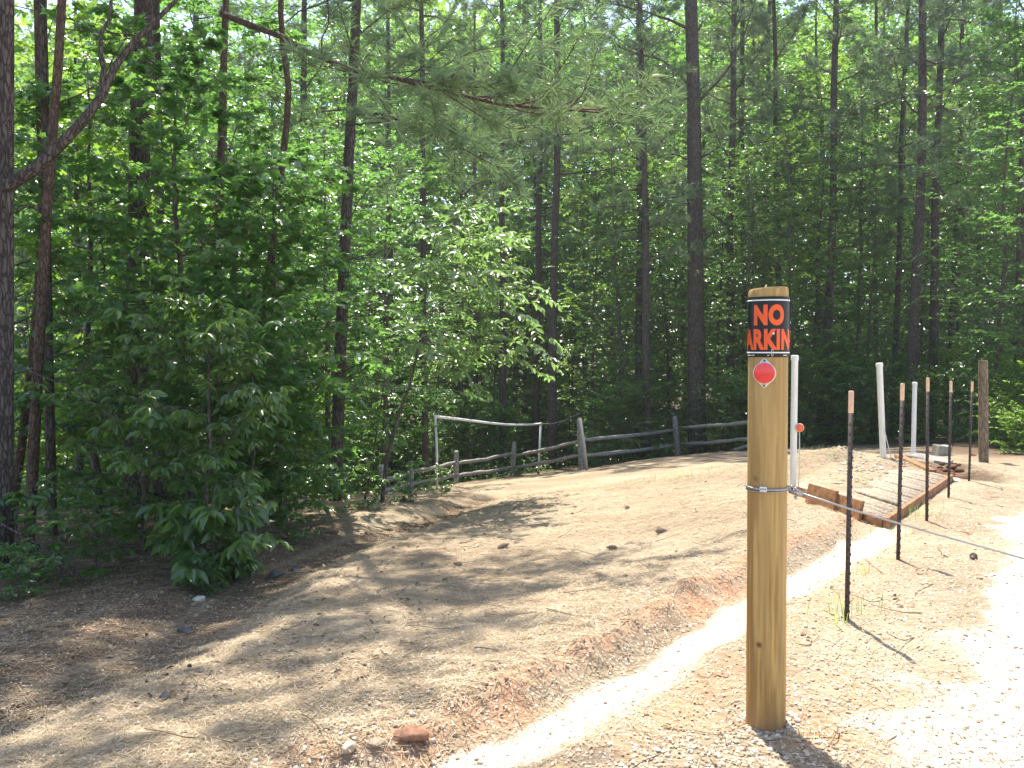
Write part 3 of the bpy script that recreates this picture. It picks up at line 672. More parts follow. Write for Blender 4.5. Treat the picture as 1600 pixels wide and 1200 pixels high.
pxrocks(300, 1230, 1600, 820, 960, .006, .014)
pxrocks(260, 1300, 1420, 715, 770, .012, .04)
pxrocks(160, 850, 1200, 780, 880, .006, .018)
P = np.array(pos); P[:, 2] = height(P[:, 0], P[:, 1]); mb = MB(); scatter_rocks(mb, P, rad, g1)
tag(mb.build('gravel', M_stone), kind='stuff')
def rock(px, py, r, mat, lab, name='stone', cat='stone', group=None, sc=(1, 1, 1), rz=0.0, seed=0, var=0.6):
    p = g3(px, py); V = rockbase(IV3, np.random.default_rng(seed), 14) * r * np.array(sc); mb = MB(); mb.add(V @ rotz(rz).T, IF3, var)
    o = mb.build(name, mat); o.location = p + [0, 0, r * sc[2] * (-0.15 if mat is M_clod else 0.2)]; return tag(o, lab, cat, group)
rock(633, 1146, .082, M_clod, 'half-buried red-brown clod in the clay beside the sandy ditch', 'clay_clod', 'clod', None, (1.2, .7, .8), 0.1, 7)
rock(631, 1080, .042, M_clod, 'thin flat reddish piece of bark lying on the pale straw', 'bark_piece', 'bark', None, (1.1, .35, .4), 0.3, 8)
rock(585, 1165, .045, M_stone, 'tan stone left of the half-buried clod', 'stone', 'stone', 'loose stones', (1, .8, .9), 0.4, 9, .25)
rock(545, 1172, .038, M_stone, 'pale tan stone at the lower edge by the clay patch', 'stone', 'stone', 'loose stones', (1, .9, .9), 1.4, 10, .5)
rock(540, 1158, .035, M_stone, 'darker tan stone among pebbles above the pale one', 'stone', 'stone', 'loose stones', (1.1, .8, .8), 2.4, 11, .1)
rock(728, 1172, .02, M_clod, 'small reddish clod on the bare clay', 'clay_clod', 'clod', None, (1, 1, .9), 0, 12)
rock(828, 957, .02, M_clod, 'little brown lump lying in a shadow stripe', 'clay_clod', 'clod', None, (1, 1, .9), 0, 13)
for px, py, r, lab, sd in ((428, 902, .10, 'charred dark lump in the gully, the larger of two', 1), (462, 894, .07, 'charred dark lump in the gully, the smaller of two', 2), (290, 988, .06, 'dark lump at the gully edge in shade', 3), (375, 905, .05, 'dark lump near the bush foot', 4), (258, 1090, .05, 'small dark lump in the straw at the lower left', 5)):
    rock(px, py, r, M_dkstone, lab, 'dark_lump', 'lump', 'dark lumps in the gully', (1.1, .8, .8), sd, 30 + sd)
rock(312, 938, .06, M_stone, 'pale stone on the shaded bank below the leafy bush', 'stone', 'stone', None, (1, .8, .7), .3, 41, .9)
g1 = np.random.default_rng(15); mb = MB(); mm = [gp(g1.normal(1480, 17), g1.normal(737, 6)) for _ in range(260)]; mm = np.array(mm); mm[:, 2] = height(mm[:, 0], mm[:, 1])
scatter_rocks(mb, mm, g1.uniform(.02, .075, 260), g1); tag(mb.build('mulch', M_mulch), kind='stuff')
for px, py, r, lab, sd in ((1585, 668, .16, 'dark clump of dug roots at the right edge beyond the far wooden post', 61), (1566, 690, .12, 'brown clod of soil right of the far wooden post base', 62), (1598, 694, .13, 'dark brown clod at the right edge of the clearing', 63), (1520, 712, .08, 'brown soil clod left of the far wooden post', 64)):
    rock(px, py, r, M_mulch, lab, 'soil_clod', 'clod', 'soil clods at the far right', (1.3, .9, .7), sd, sd)
# pine cones
def cone_mesh():
    mb = MB(); g = np.random.default_rng(1); n = 130
    for i in range(n):
        t = (i + 0.5) / n; an = i * 2.39996; r = 0.036 * math.sin(PI * min(1, 0.12 + t * 0.88)) ** 0.7 * (1 - 0.25 * t); x = (t - 0.5) * 0.10
        rad_ = np.array([0, math.cos(an), math.sin(an)]); tan = np.array([0, -math.sin(an), math.cos(an)]); ax = np.array([1, 0, 0])
        b = ax * x + rad_ * r * 0.25; tip = ax * (x + 0.012) + rad_ * (r + 0.004); w = tan * 0.008
        mb.add([b - w * .6, b + w * .6, tip + w, tip + ax * 0.006, tip - w, tip - ax * .004], np.array([[0, 1, 2, 4], [4, 2, 3, 3]])[:1], g.random()); mb.add([tip + w, tip + ax * .006, tip - w, tip - ax * .005 + rad_ * .002], np.array([[0, 1, 2, 3]]), 0)
    tube(mb, [[-.05, 0, 0], [0, 0, 0], [.045, 0, 0]], [.012, .016, .006], 8)
    return mb.mesh('pine_cone', M_cone)
cm = cone_mesh()
for i, (px, py, lab) in enumerate([(785, 857, 'grey-brown pine cone with an upturned end in the middle of the clearing'), (957, 858, 'pine cone in the shadow stripe below the fence post with the cap'), (1033, 833, 'large pine cone on bright straw left of the round post'),
        (980, 796, 'pine cone farthest up the clearing, small and dark'), (716, 884, 'dark pine cone at the shadow edge nearest the gully'), (1521, 873, 'brown pine cone on the drive under the steel cable'), (1385, 742, 'pine cone lying on the gravelly mound')]):
    o = bpy.data.objects.new('pine_cone', cm); COL.objects.link(o); p = g3(px, py); s = [.95, .75, 1.0, .85, .75, .8, .6][i]; o.scale = (s * 1.15, s * .8, s * .8)
    o.location = p + [0, 0, 0.022 * s]; o.rotation_euler = (i * 1.1, -0.3 if i == 0 else 0.05, [.4, 2.8, .2, 1.1, 2.5, .9, 1.9][i]); tag(o, lab, 'pine cone', 'pine cones on the straw')
# needle litter
def strips(n, ymin, ymax, seed, keep, wid=0.0012, L=(0.04, 0.11), lift=0.010):
    g = np.random.default_rng(seed); Y = ymin * (ymax / ymin) ** g.random(n); X = g.uniform(-0.72, 0.72, n) * Y
    k = keep(X, Y, g); X, Y = X[k], Y[k]; n = len(X); a = g.uniform(0, 2 * PI, n) + 0; l = g.uniform(*L, n) / 2
    d = np.stack([np.cos(a), np.sin(a), g.normal(0, 0.06, n)], 1) * l[:, None]; s = np.stack([-np.sin(a), np.cos(a), 0 * a], 1) * (wid * np.maximum(1, Y / 5))[:, None]
    bend = np.stack([-np.sin(a), np.cos(a), 0 * a], 1) * (l * g.normal(0, 0.25, n))[:, None]
    c = np.stack([X, Y, height(X, Y) + g.random(n) * lift + 0.003], 1); e0, e1 = c - d + bend, c + d + bend
    for e_ in (e0, e1): e_[:, 2] = np.maximum(e_[:, 2], height(e_[:, 0], e_[:, 1]) + 0.001)
    V = np.stack([e0 - s * .6, e0 + s * .6, c - s, c + s, e1 - s * .6, e1 + s * .6], 1).reshape(-1, 3); b = np.arange(n)[:, None] * 6
    F = np.concatenate([b + np.array([[0, 2, 3, 1]]), b + np.array([[2, 4, 5, 3]])])
    return V, F, np.repeat(np.clip(g.beta(2, 2, n), 0, 1), 6)
def keep(X, Y, g):
    d, s, r = zones(X, Y); pr = np.where(d < 0.12, 0.12, np.where(d < 0.28, 0.5, 1.0)) * np.where(r < -0.8, 0.05, np.where(r < 0.9, 0.4, 1.0)) * np.where((s < 0) & (d < 2), 0.45, 1.0)
    return g.random(len(X)) < pr
mb = MB(); mb.add(*strips(120000, 2.3, 13, 1, keep))
tag(mb.build('pine_straw', M_straw), kind='stuff')

# ------------------------------------------------------------------ vegetation
M_leaf = leafmat('broad_leaf', (0.030, 0.078, 0.022), (0.092, 0.172, 0.058), (0.25, 0.52, 0.085), 0.46, 0.27, 0.8)
M_leafd = leafmat('dark_bush_leaf', (0.036, 0.082, 0.024), (0.105, 0.175, 0.050), (0.30, 0.52, 0.085), 0.40, 0.25, 0.8)
M_leafy = leafmat('yellow_green_leaf', (0.042, 0.095, 0.018), (0.105, 0.19, 0.046), (0.36, 0.60, 0.07), 0.54, 0.32, 0.6)
M_dog = leafmat('pale_glossy_leaf', (0.055, 0.105, 0.042), (0.13, 0.20, 0.085), (0.32, 0.54, 0.12), 0.44, 0.27, 0.9)
M_needle = leafmat('pine_needle', (0.060, 0.108, 0.050), (0.155, 0.225, 0.105), (0.26, 0.40, 0.14), 0.36, 0.42, 0.5)
M_needled = leafmat('dead_needle', (0.16, 0.10, 0.05), (0.28, 0.19, 0.10), (0.2, 0.13, 0.06), 0.25, 0.6)
M_pinebark = barkmat('pine_bark', (0.045, 0.036, 0.030), (0.09, 0.07, 0.058), (0.165, 0.135, 0.115), 2.2, 0.014)
M_redbark = barkmat('reddish_bark', (0.055, 0.036, 0.026), (0.11, 0.072, 0.052), (0.19, 0.13, 0.095), 2.8, 0.008)
M_bark = barkmat('smooth_grey_bark', (0.055, 0.045, 0.035), (0.11, 0.09, 0.07), (0.19, 0.165, 0.135), 2.2, 0.006)
LEAF = {}
LEAF['rhomb'] = (np.array([[0, 0, 0], [.45, -.5, .10], [1, 0, -.10], [.45, .5, .10]]), [np.array([[0, 1, 2], [0, 2, 3]])])
LEAF['oval'] = (np.array([[0, 0, 0], [.2, -.36, .10], [.52, -.5, .12], [.82, -.28, .02], [1, 0, -.14], [.82, .28, .02], [.52, .5, .12], [.2, .36, .10], [.5, 0, 0.02]]),
                [np.array([[0, 1, 2, 8], [8, 2, 3, 4], [0, 8, 6, 7], [8, 4, 5, 6]])])
_lo = [(0, .0), (.08, .34), (-.02, .52), (.28, .40), (.50, .62), (.55, .26), (1, 0)]
_lv = [(x, -y) for x, y in _lo] + [(x, y) for x, y in _lo[-2:0:-1]]
LEAF['lobed'] = (np.array([(x, y, 0.10 * abs(y) * 2 - 0.12 * x * x) for x, y in _lv] + [(.35, 0, 0.0)]), [np.array([[i, (i + 1) % len(_lv), len(_lv)] for i in range(len(_lv))])])
def leaves(mb, pos, ax, nn, size, width, kind, var):
    T, Fs = LEAF[kind]; pos, ax, nn = np.asarray(pos), nrm(ax), np.asarray(nn); s = nrm(np.cross(nn, ax)); nn = np.cross(ax, s)
    n = len(pos); size = np.broadcast_to(size, (n,)); k = len(T)
    V = pos[:, None] + size[:, None, None] * (ax[:, None] * T[None, :, :1] + s[:, None] * T[None, :, 1:2] * width + nn[:, None] * T[None, :, 2:])
    off = (np.arange(n) * k)[:, None, None]
    mb.add(V.reshape(-1, 3), [(f[None] + off).reshape(-1, f.shape[1]) for f in Fs], np.repeat(var, k))
def wander(p0, d0, L, n, g, wob=0.15, pull=(0, 0, 0)):
    P = [np.asarray(p0, float)]; d = nrm(d0)
    for i in range(n): d = nrm(d + g.normal(0, wob, 3) + np.asarray(pull) / n); P.append(P[-1] + d * L / n)
    return np.array(P)
def lerp_path(P, t):
    t = np.clip(t, 0, 1) * (len(P) - 1); i = np.minimum(t.astype(int), len(P) - 2); f = (t - i)[..., None]; return P[i] * (1 - f) + P[i + 1] * f
UPV = np.array([0, 0, 1.0])
def sprays(lb, wb, P, r, g, ntw, nl, leaf, width, kind, spread=0.55, tilt=0.35, droop=0.25, start=0.2, whorl=False, pv=0.0, twr=0.35):
    """twigs and leaves along a branch path P"""
    L = np.linalg.norm(np.diff(P, axis=0), axis=1).sum()
    for j in range(ntw):
        t = start + (1 - start) * (j + g.random() * .8) / ntw; p = lerp_path(P, np.array([min(t, .999)]))[0]; d = nrm(lerp_path(P, np.array([min(1, t + .1)]))[0] - lerp_path(P, np.array([t - .1]))[0])
        sd = nrm(np.cross(UPV, d)); sgn = 1 if j % 2 else -1; a = g.uniform(0.5, 1.15)
        td = d * math.cos(a) + sd * math.sin(a) * sgn + UPV * g.normal(0.02, 0.22)
        if j == ntw - 1: td, p = d, P[-1]
        tl = L * twr * g.uniform(.5, 1.1) * (1.15 - .5 * t)
        Q = wander(p, td, tl, 3, g, 0.18, (0, 0, -droop)); tube(wb, Q, np.linspace(max(.0018, r * .25), .0012, 4), 3, cap=False)
        if whorl: u = np.clip(1 - np.abs(g.normal(0, .12, nl)), .3, 1)
        else: u = (np.arange(nl) + g.random(nl)) / nl * .9 + .1
        lp = lerp_path(Q, u); dd = nrm(Q[-1] - Q[0]); s2 = nrm(np.cross(UPV, dd) + 1e-6); n = nl
        if whorl:
            an = np.arange(n) * 2 * PI / n + g.uniform(0, 6); la = s2 * np.cos(an)[:, None] + np.cross(s2, UPV) * np.sin(an)[:, None] * -1 + dd * .5 + UPV * g.normal(-droop - .15, .2, n)[:, None]
        else:
            sg = np.where(np.arange(n) % 2, 1, -1)[:, None]; la = dd * g.uniform(.35, .9, n)[:, None] + s2 * sg * g.uniform(.5, 1, n)[:, None] + UPV * g.normal(-droop, .25, n)[:, None]
        nn = UPV + g.normal(0, tilt, (n, 3))
        leaves(lb, lp, la, nn, leaf * g.uniform(.65, 1.2, n), width, kind, np.clip(g.normal(.5, .24, n) + pv, 0, 1))
def broadleaf(seed, H, r0, cb, Rad, nb, ntw, nl, leaf, width=.55, kind='rhomb', lean=(0, 0), bias=None, up=.35, top=1.0, path=None, prof=None, **kw):
    g = np.random.default_rng(seed); wb, lb = MB(), MB()
    n = 10
    if path is None:
        P = np.zeros((n + 1, 3)); P[:, 2] = np.linspace(-.15, H, n + 1); w = np.cumsum(g.normal(0, .022 * H / n * 3, (n + 1, 2)), 0); w -= w[0]; P[:, :2] = w + np.linspace(0, 1, n + 1)[:, None] * np.array(lean)
    else: P = np.asarray(path, float)
    tube(wb, P, r0 * np.linspace(1, .12, len(P)) ** .85, 9 if r0 > .05 else 6, jit=.04, g=g)
    for i in range(nb):
        t = cb + (top - cb) * ((i + g.random()) / nb); p = lerp_path(P, np.array([min(t, .995)]))[0]; q = (t - cb) / max(1e-6, 1 - cb)
        az = i * 2.4 + g.uniform(-.5, .5)
        L = Rad * (prof(q) if prof else (0.55 + .9 * math.sin(PI * min(1, .12 + q * .8))) * .75) * g.uniform(.6, 1.15)
        d = np.array([math.cos(az), math.sin(az), 0]) * 1.0
        if bias is not None: d = d + np.asarray(bias)
        d = nrm(d); d = d + UPV * (up * g.uniform(.3, 1.6) + .5 * q)
        rb_ = max(.004, r0 * (1 - .75 * t) * .33); B = wander(p, d, L, 5, g, .12, (0, 0, -.45)); tube(wb, B, np.linspace(rb_, .003, 6), 5 if rb_ > .012 else 4, cap=False)
        sprays(lb, wb, B, rb_, g, ntw, nl, leaf, width, kind, **kw)
    return wb, lb
def tufts(lb, pos, ax, g, nn=26, L=.17, w=.0016, spread=1.0, pv=0.0):
    pos, ax = np.asarray(pos), nrm(ax); n = len(pos)
    d = nrm(ax[:, None] * g.uniform(.25, 1.1, (n, nn, 1)) + nrm(g.standard_normal((n, nn, 3))) * spread * .75); l = L * g.uniform(.7, 1.15, (n, nn, 1))
    s = nrm(np.cross(d, g.standard_normal((n, nn, 3)))) * w; p = pos[:, None] - ax[:, None] * g.uniform(0, .07, (n, nn, 1)); droop = np.array([0, 0, -1.0]) * l * .12
    V = np.stack([p - s, p + s, p + d * l * .6 + s * .8, p + d * l + droop], 2).reshape(-1, 3); b = np.arange(n * nn)[:, None] * 4
    lb.add(V, np.concatenate([b + np.array([[0, 1, 2]]), b + np.array([[0, 2, 3]])]), np.repeat(np.clip(g.normal(.5, .22, n) + pv, 0, 1), nn * 4))
def pinelimb(wb, lb, P, r, g, nside, ntuft, L=.17, w=.0016, nn=26, start=.25, sl=.38, pv=0.0, up=.15):
    tube(wb, P, np.linspace(r, r * .22, len(P)), 7 if r > .02 else 5, cap=False); Lb = np.linalg.norm(np.diff(P, axis=0), axis=1).sum()
    tp, ta = [], []
    for j in range(nside):
        t = start + (1 - start) * (j + g.random()) / nside; p = lerp_path(P, np.array([min(t, .99)]))[0]; d = nrm(lerp_path(P, np.array([min(1, t + .1)]))[0] - lerp_path(P, np.array([max(0, t - .1)]))[0])
        sd = nrm(np.cross(UPV, d)) * (1 if j % 2 else -1); a = g.uniform(.5, 1.1)
        Q = wander(p, d * math.cos(a) + sd * math.sin(a) + UPV * g.normal(up, .3), Lb * sl * g.uniform(.4, 1.1) * (1.2 - .7 * t), 4, g, .2, (0, 0, .15)); tube(wb, Q, np.linspace(max(.004, r * .25), .003, 5), 4, cap=False)
        for u in np.linspace(.35, 1, ntuft):
            q = lerp_path(Q, np.array([u]))[0]; dd = nrm(Q[-1] - Q[-2]); o = nrm(dd + g.normal(0, .55, 3) + [0, 0, .25]); e_ = q + o * g.uniform(.04, .16)
            tp.append(e_); ta.append(o)
    tp.append(P[-1]); ta.append(nrm(P[-1] - P[-2])); tufts(lb, tp, ta, g, nn, L, w, pv=pv)
def pine(seed, H, r0, cb, Rad, nb, nside, ntuft, L=.17, w=.0022, nn=22, dead=14, lean=(0, 0), path=None, keepb=None, pv=0.0):
    g = np.random.default_rng(seed); wb, lb = MB(), MB()
    if path is None:
        n = 12; P = np.zeros((n + 1, 3)); P[:, 2] = np.linspace(-.2, H, n + 1); w_ = np.cumsum(g.normal(0, .03, (n + 1, 2)), 0); w_ -= w_[0]; P[:, :2] = w_ + np.linspace(0, 1, n + 1)[:, None] * np.array(lean)
    else: P = np.asarray(path, float)
    tube(wb, P, r0 * (np.linspace(1, .18, len(P))) ** .8, 14 if r0 > .1 else 9, jit=.025, g=g)
    for i in range(dead):
        t = g.uniform(.06, cb); az = g.uniform(0, 6.28); B = wander(lerp_path(P, np.array([t]))[0], [math.cos(az), math.sin(az), g.uniform(-.1, .5)], g.uniform(.3, 1.8), 5, g, .2); rr = g.uniform(.008, .02) * min(1.5, r0 / .12)
        tube(wb, B, np.linspace(rr, rr * .3, 6), 5, cap=False)
        for k_ in range(2): q = lerp_path(B, np.array([g.uniform(.3, .9)]))[0]; D = wander(q, (B[-1] - B[0]) + g.normal(0, .5, 3), g.uniform(.2, .7), 3, g, .25); tube(wb, D, np.linspace(rr * .4, .003, 4), 3, cap=False)
    for i in range(nb):
        t = cb + (1 - cb) * (i + g.random()) / nb; q = (t - cb) / (1 - cb); az = i * 2.4 + g.uniform(-.4, .4); d = np.array([math.cos(az), math.sin(az), .12 + .6 * q])
        if keepb and not keepb(lerp_path(P, np.array([min(t, .995)]))[0], d): continue
        B = wander(lerp_path(P, np.array([min(t, .995)]))[0], d, Rad * (1.05 - .75 * q) * g.uniform(.6, 1.15), 6, g, .13, (0, 0, .1)); pinelimb(wb, lb, B, max(.012, r0 * .22 * (1 - .6 * q)), g, nside, ntuft, L, w, nn, pv=pv)
    return wb, lb
def plant_unique(name, base, wl, bark, leaf, label, cat, group=None, wn='trunk', ln='crown'):
    o = empty(name, base, label, cat, group); wb, lb = wl
    if wb.V: wb.build(wn, bark, o, True)
    if lb.V: lb.build(ln, leaf, o)
    return o
def put(name, src, base, rz, s, sz, label, cat, group):
    o = empty(name, base, label, cat, group, rz); o.scale = (s, s, sz)
    if sz != s or name != 'low_plant': o.rotation_euler = (gt.normal(0, .012), gt.normal(0, .012), rz)
    for nm, me in src: link(nm, me, o)
    return o
def pathpx(pts, Y0, ex=None):
    """trunk path through picture points at distance Y (list of (px,py[,Y])) relative to its base on the ground"""
    b = g3(*pts[0][:2]) if Y0 is None else None
    Y = b[1] if Y0 is None else Y0
    P = [at(p[0], p[1], p[2] if len(p) > 2 else Y) for p in pts]
    if Y0 is not None: b = P[0].copy(); b[2] = hz(b[0], b[1])
    P = [b + (b - P[1]) / np.linalg.norm(b - P[1]) * .2] + [b] + P[1:]
    if ex:
        d = nrm(P[-1] - P[-2] * 1.0); d = nrm(d * [.4, .4, 1]); g = np.random.default_rng(abs(int(pts[0][0])))
        k = max(3, int(ex / 1.2)); 
        for i in range(k): d = nrm(d + g.normal(0, .035, 3) * [1, 1, 0]); P.append(P[-1] + d * ex / k)
    return np.array(P) - b, b
def resample(P, n):
    s = np.r_[0, np.cumsum(np.linalg.norm(np.diff(P, axis=0), axis=1))]; t = np.linspace(0, s[-1], n); return np.stack([np.interp(t, s, P[:, i]) for i in range(3)], 1)
def uniq_pine(pts, Y0, ex, r, seed, label, bark=None, limbs=(), cbz=6.0, nb=16, Rad=2.2, nside=8, ntuft=6, dead=10, keepb=None, w=.002, nn=30):
    P, b = pathpx(pts, Y0, ex); P = resample(P, 26); H = P[-1][2]
    wb, lb = pine(seed, H, r, min(.9, cbz / H), Rad, nb, nside, ntuft, .17, w, nn, dead, path=P, keepb=keepb)
    g = np.random.default_rng(seed + 500)
    for L_, rr, ns, nt, st in limbs:
        Q = np.array([at(*q) for q in L_]) - b; Q = resample(Q, 10); Q[1:-1] += g.normal(0, .012, (8, 3)); pinelimb(wb, lb, Q, rr, g, ns, nt, .17, w, nn, st, pv=.12)
    return plant_unique('pine_tree', b, (wb, lb), bark or M_pinebark, M_needle, label, 'pine tree')

# --- the near pines on the left, each with its own trunk line
up_only = lambda p, d: True
uniq_pine([(6, 900), (8, 450), (10, 0)], None, 9, .075, 1, 'dark pine trunk at the very left edge, with a long reddish limb rising right',
          limbs=[([(8, 292, 6.6), (60, 262, 6.6), (120, 200, 6.7), (165, 130, 6.8), (205, 70, 6.9), (250, 25, 7.0), (320, -30, 7.1)], .055, 0, 0, .5),
                 ([(160, 135, 6.8), (156, 70, 6.8), (172, 10, 6.9), (190, -60, 6.9)], .025, 0, 0, .5)], cbz=6.0, nb=30, Rad=4.0, nside=10, ntuft=7)
uniq_pine([(44, 862), (60, 560), (75, 300), (92, 90), (98, -20)], None, 7, .056, 2, 'reddish slim pine trunk leaning right, second from the left edge', M_redbark, cbz=6.2, nb=19, Rad=3.1)
uniq_pine([(82, 838), (76, 560), (72, 300), (70, 120), (66, -30)], None, 7, .052, 3, 'slim upright pine trunk crossing the reddish leaning one at the left', cbz=6.2, nb=17, Rad=3.1)
uniq_pine([(18, 880), (40, 650), (58, 480), (66, 330), (60, 100), (57, -20)], 9.2, 6, .05, 4, 'thin crooked grey trunk behind the leftmost pine', M_redbark, cbz=7, nb=15, Rad=3.1, dead=6)
uniq_pine([(214, 830), (213, 560), (216, 350), (222, 100), (225, -30)], 10.5, 9, .16, 5, 'thick dark pine trunk rising straight behind the big-leaved bush', cbz=8.0, nb=12, Rad=3.0, nside=6, ntuft=4)
uniq_pine([(252, 820), (250, 560), (246, 300), (240, -30)], 12.5, 9, .12, 6, 'dark pine trunk just right of the thick one behind the bush', cbz=9, nb=10, Rad=2.6, nside=6, ntuft=4)
uniq_pine([(338, 800), (341, 580), (340, 400), (345, 250), (349, 120), (352, 40), (354, -30)], 10.0, 6, .060, 7, 'slim reddish pine whose bough with bright needles sweeps right across the top', M_redbark, cbz=6.8, nb=10, Rad=2.4, dead=7,
          limbs=[([(347, 22, 9.6), (440, 62, 9.0), (500, 92, 8.7), (560, 112, 8.5), (620, 124, 8.3), (700, 142, 8.1), (780, 158, 8.0), (860, 168, 7.9), (960, 176, 7.8)], .040, 38, 8, .36)])
uniq_pine([(380, 830), (392, 620), (424, 400), (440, 265), (453, 150), (445, 95), (438, 40), (440, -30)], 10.8, 5, .062, 8, 'crooked brown pine trunk with an S-bend left of the straight grey pine', M_redbark, cbz=6.8, nb=8, Rad=2.2, dead=6)
uniq_pine([(524, 783), (530, 600), (537, 430), (546, 230), (553, 100), (557, 0), (559, -40)], None, 9, .104, 9, 'straight grey pine with dead horizontal branches, first tall trunk left of the pipe frame', dead=14, cbz=7.4, nb=34, Rad=3.8, nside=10, ntuft=6, keepb=lambda p, d: d[0] < .25 or p[2] > 13.0,
          limbs=[([(549, 178, 12), (600, 176, 11.7), (660, 205, 11.2), (720, 232, 10.8), (780, 262, 10.5)], .03, 26, 7, .25), ([(549, 170, 12), (600, 186, 12.4), (640, 182, 12.6)], .02, 0, 0, .4),
                 ([(548, 195, 12), (590, 190, 11.5), (628, 192, 11.2)], .022, 0, 0, .4), ([(550, 172, 12), (500, 175, 11.6), (460, 195, 11.2)], .02, 5, 3, .5), ([(541, 350, 12), (570, 300, 12), (620, 270, 12)], .012, 3, 4, .5), ([(555, 60, 12), (600, 20, 12), (660, -5, 12)], .018, 9, 5, .3)])
uniq_pine([(-84, 960), (-95, 600), (-105, 200)], 6.2, 10, .10, 11, 'unseen pine added past the left edge to shade the lower left ground', cbz=5.8, nb=36, Rad=4.2, nside=10, ntuft=7)  # out-of-view tree, added for the shadow its crown casts
# the big pine behind the fence
uniq_pine([(1089, 700), (1088, 550), (1086, 350), (1084, 150), (1081, 60), (1079, -20)], 23.5, 12, .275, 10, 'big straight pine with snapped limb stubs behind the fence, left of the NO PARKING post', cbz=14, nb=18, Rad=3.4, nside=8, ntuft=5, dead=0, w=.003, nn=20,
          limbs=[([(1075, 45, 23.5), (1050, 32, 23), (1010, 18, 22.5), (960, 6, 22)], .05, 12, 5, .3), ([(1090, 48, 23.5), (1094, 40, 23.4), (1100, 32, 23.3)], .05, 0, 0, .5),
                 ([(1092, 158, 23.5), (1110, 140, 23.2), (1140, 105, 23), (1160, 60, 22.6), (1180, 5, 22.3)], .05, 7, 4, .5), ([(1092, 150, 23.5), (1097, 138, 23.4), (1106, 128, 23.4)], .04, 0, 0, .5),
                 ([(1078, 135, 23.5), (1060, 112, 23), (1030, 92, 22.6), (1000, 85, 22.3), (960, 70, 22)], .045, 12, 5, .35), ([(1076, 145, 23.5), (1040, 125, 23), (1000, 110, 22.7)], .03, 8, 4, .4),
                 ([(1092, 388, 23.5), (1115, 360, 23), (1150, 325, 22.6), (1172, 300, 22.4)], .04, 3, 2, .6), ([(1090, 250, 23.5), (1110, 238, 23.2), (1126, 228, 23)], .04, 0, 0, .5), ([(1079, 250, 23.5), (1050, 240, 23), (1030, 245, 22.8)], .03, 5, 3, .4)])

# --- near broad-leaved trees and bushes on the left
def place_bl(name, px, py, Y, args, label, cat, bark=M_bark, leaf=M_leaf, kinds=('trunk', 'crown'), group=None):
    if Y is None: b = g3(px, py)
    else: b = at(px, py, Y); b[2] = hz(b[0], b[1])
    return plant_unique(name, b, broadleaf(**args), bark, leaf, label, cat, group, *kinds)
ST = ('stems', 'foliage')
# big-leaved bush in the left foreground
place_bl('leafy_bush', 318, 880, 6.9, dict(seed=31, H=2.2, r0=.022, cb=.04, Rad=.78, nb=40, ntw=8, nl=8, leaf=.12, width=.42, kind='oval', whorl=True, droop=.35, up=.5, twr=.3), 'big-leaved dark green bush bulging over the shaded gully bank', 'bush', leaf=M_leafd, kinds=ST)
place_bl('leafy_bush', 225, 860, 7.8, dict(seed=32, H=2.2, r0=.02, cb=.06, Rad=.85, nb=38, ntw=8, nl=8, leaf=.11, width=.42, kind='oval', whorl=True, droop=.3, up=.5, twr=.3), 'dark leafy bush behind and left of the big-leaved bush', 'bush', leaf=M_leafd, kinds=ST)
place_bl('leafy_bush', 395, 820, 8.4, dict(seed=33, H=2.5, r0=.022, cb=.10, Rad=.95, nb=34, ntw=8, nl=9, leaf=.12, width=.45, kind='oval', droop=.25, up=.5), 'taller green bush right behind the big-leaved bush', 'bush', leaf=M_leaf, kinds=ST)
place_bl('young_hickory', 330, 905, 6.5, dict(seed=34, H=.75, r0=.010, cb=.15, Rad=.5, nb=12, ntw=4, nl=6, leaf=.17, width=.42, kind='oval', whorl=True, droop=.4), 'low drooping big-leaved shoot at the foot of the bush', 'shrub', leaf=M_leafd, kinds=ST)
# lobed-leaf young trees at the left
for i, (px, Y, H, Rd, nb, lf, kd, lab, mat) in enumerate([
        (300, 9.0, 5.2, 1.7, 50, .105, 'lobed', 'young maple-leaved tree with glossy sprays above the big bush', M_leaf),
        (440, 9.6, 4.3, 1.5, 46, .10, 'lobed', 'young tree with lobed sunlit leaves left of the straight grey pine', M_leaf),
        (150, 10.5, 5.8, 1.9, 48, .10, 'lobed', 'broad-leaved young tree between the slim left trunks and the bush', M_leafy),
        (20, 8.6, 5.0, 1.5, 32, .11, 'oval', 'leafy young tree filling the far left edge', M_leaf),
        (120, 13.5, 8.5, 2.3, 48, .11, 'rhomb', 'tall leafy tree behind the slim left trunks', M_leafy),
        (370, 13.0, 8.0, 2.2, 52, .11, 'rhomb', 'tall leafy tree behind the reddish pine with the bough', M_leaf),
        (520, 14.5, 6.6, 2.2, 48, .11, 'rhomb', 'leafy tree right behind the straight grey pine', M_leaf),
        (230, 15.5, 9.5, 2.6, 52, .12, 'rhomb', 'tall leafy tree behind the thick dark trunk', M_leaf),
        (600, 17.5, 7.0, 2.2, 46, .11, 'rhomb', 'leafy tree at the fence end left of the pipe frame', M_leaf)]):
    args = dict(seed=40 + i, H=H, r0=.022 + .006 * H, cb=.16, Rad=Rd, nb=nb, ntw=11, nl=13 if kd == 'rhomb' else 10, leaf=lf, width=.62 if kd != 'lobed' else 1.0, kind=kd, droop=.22, tilt=.5)
    place_bl('young_tree', px, 800, Y, args, lab, 'tree', leaf=mat)
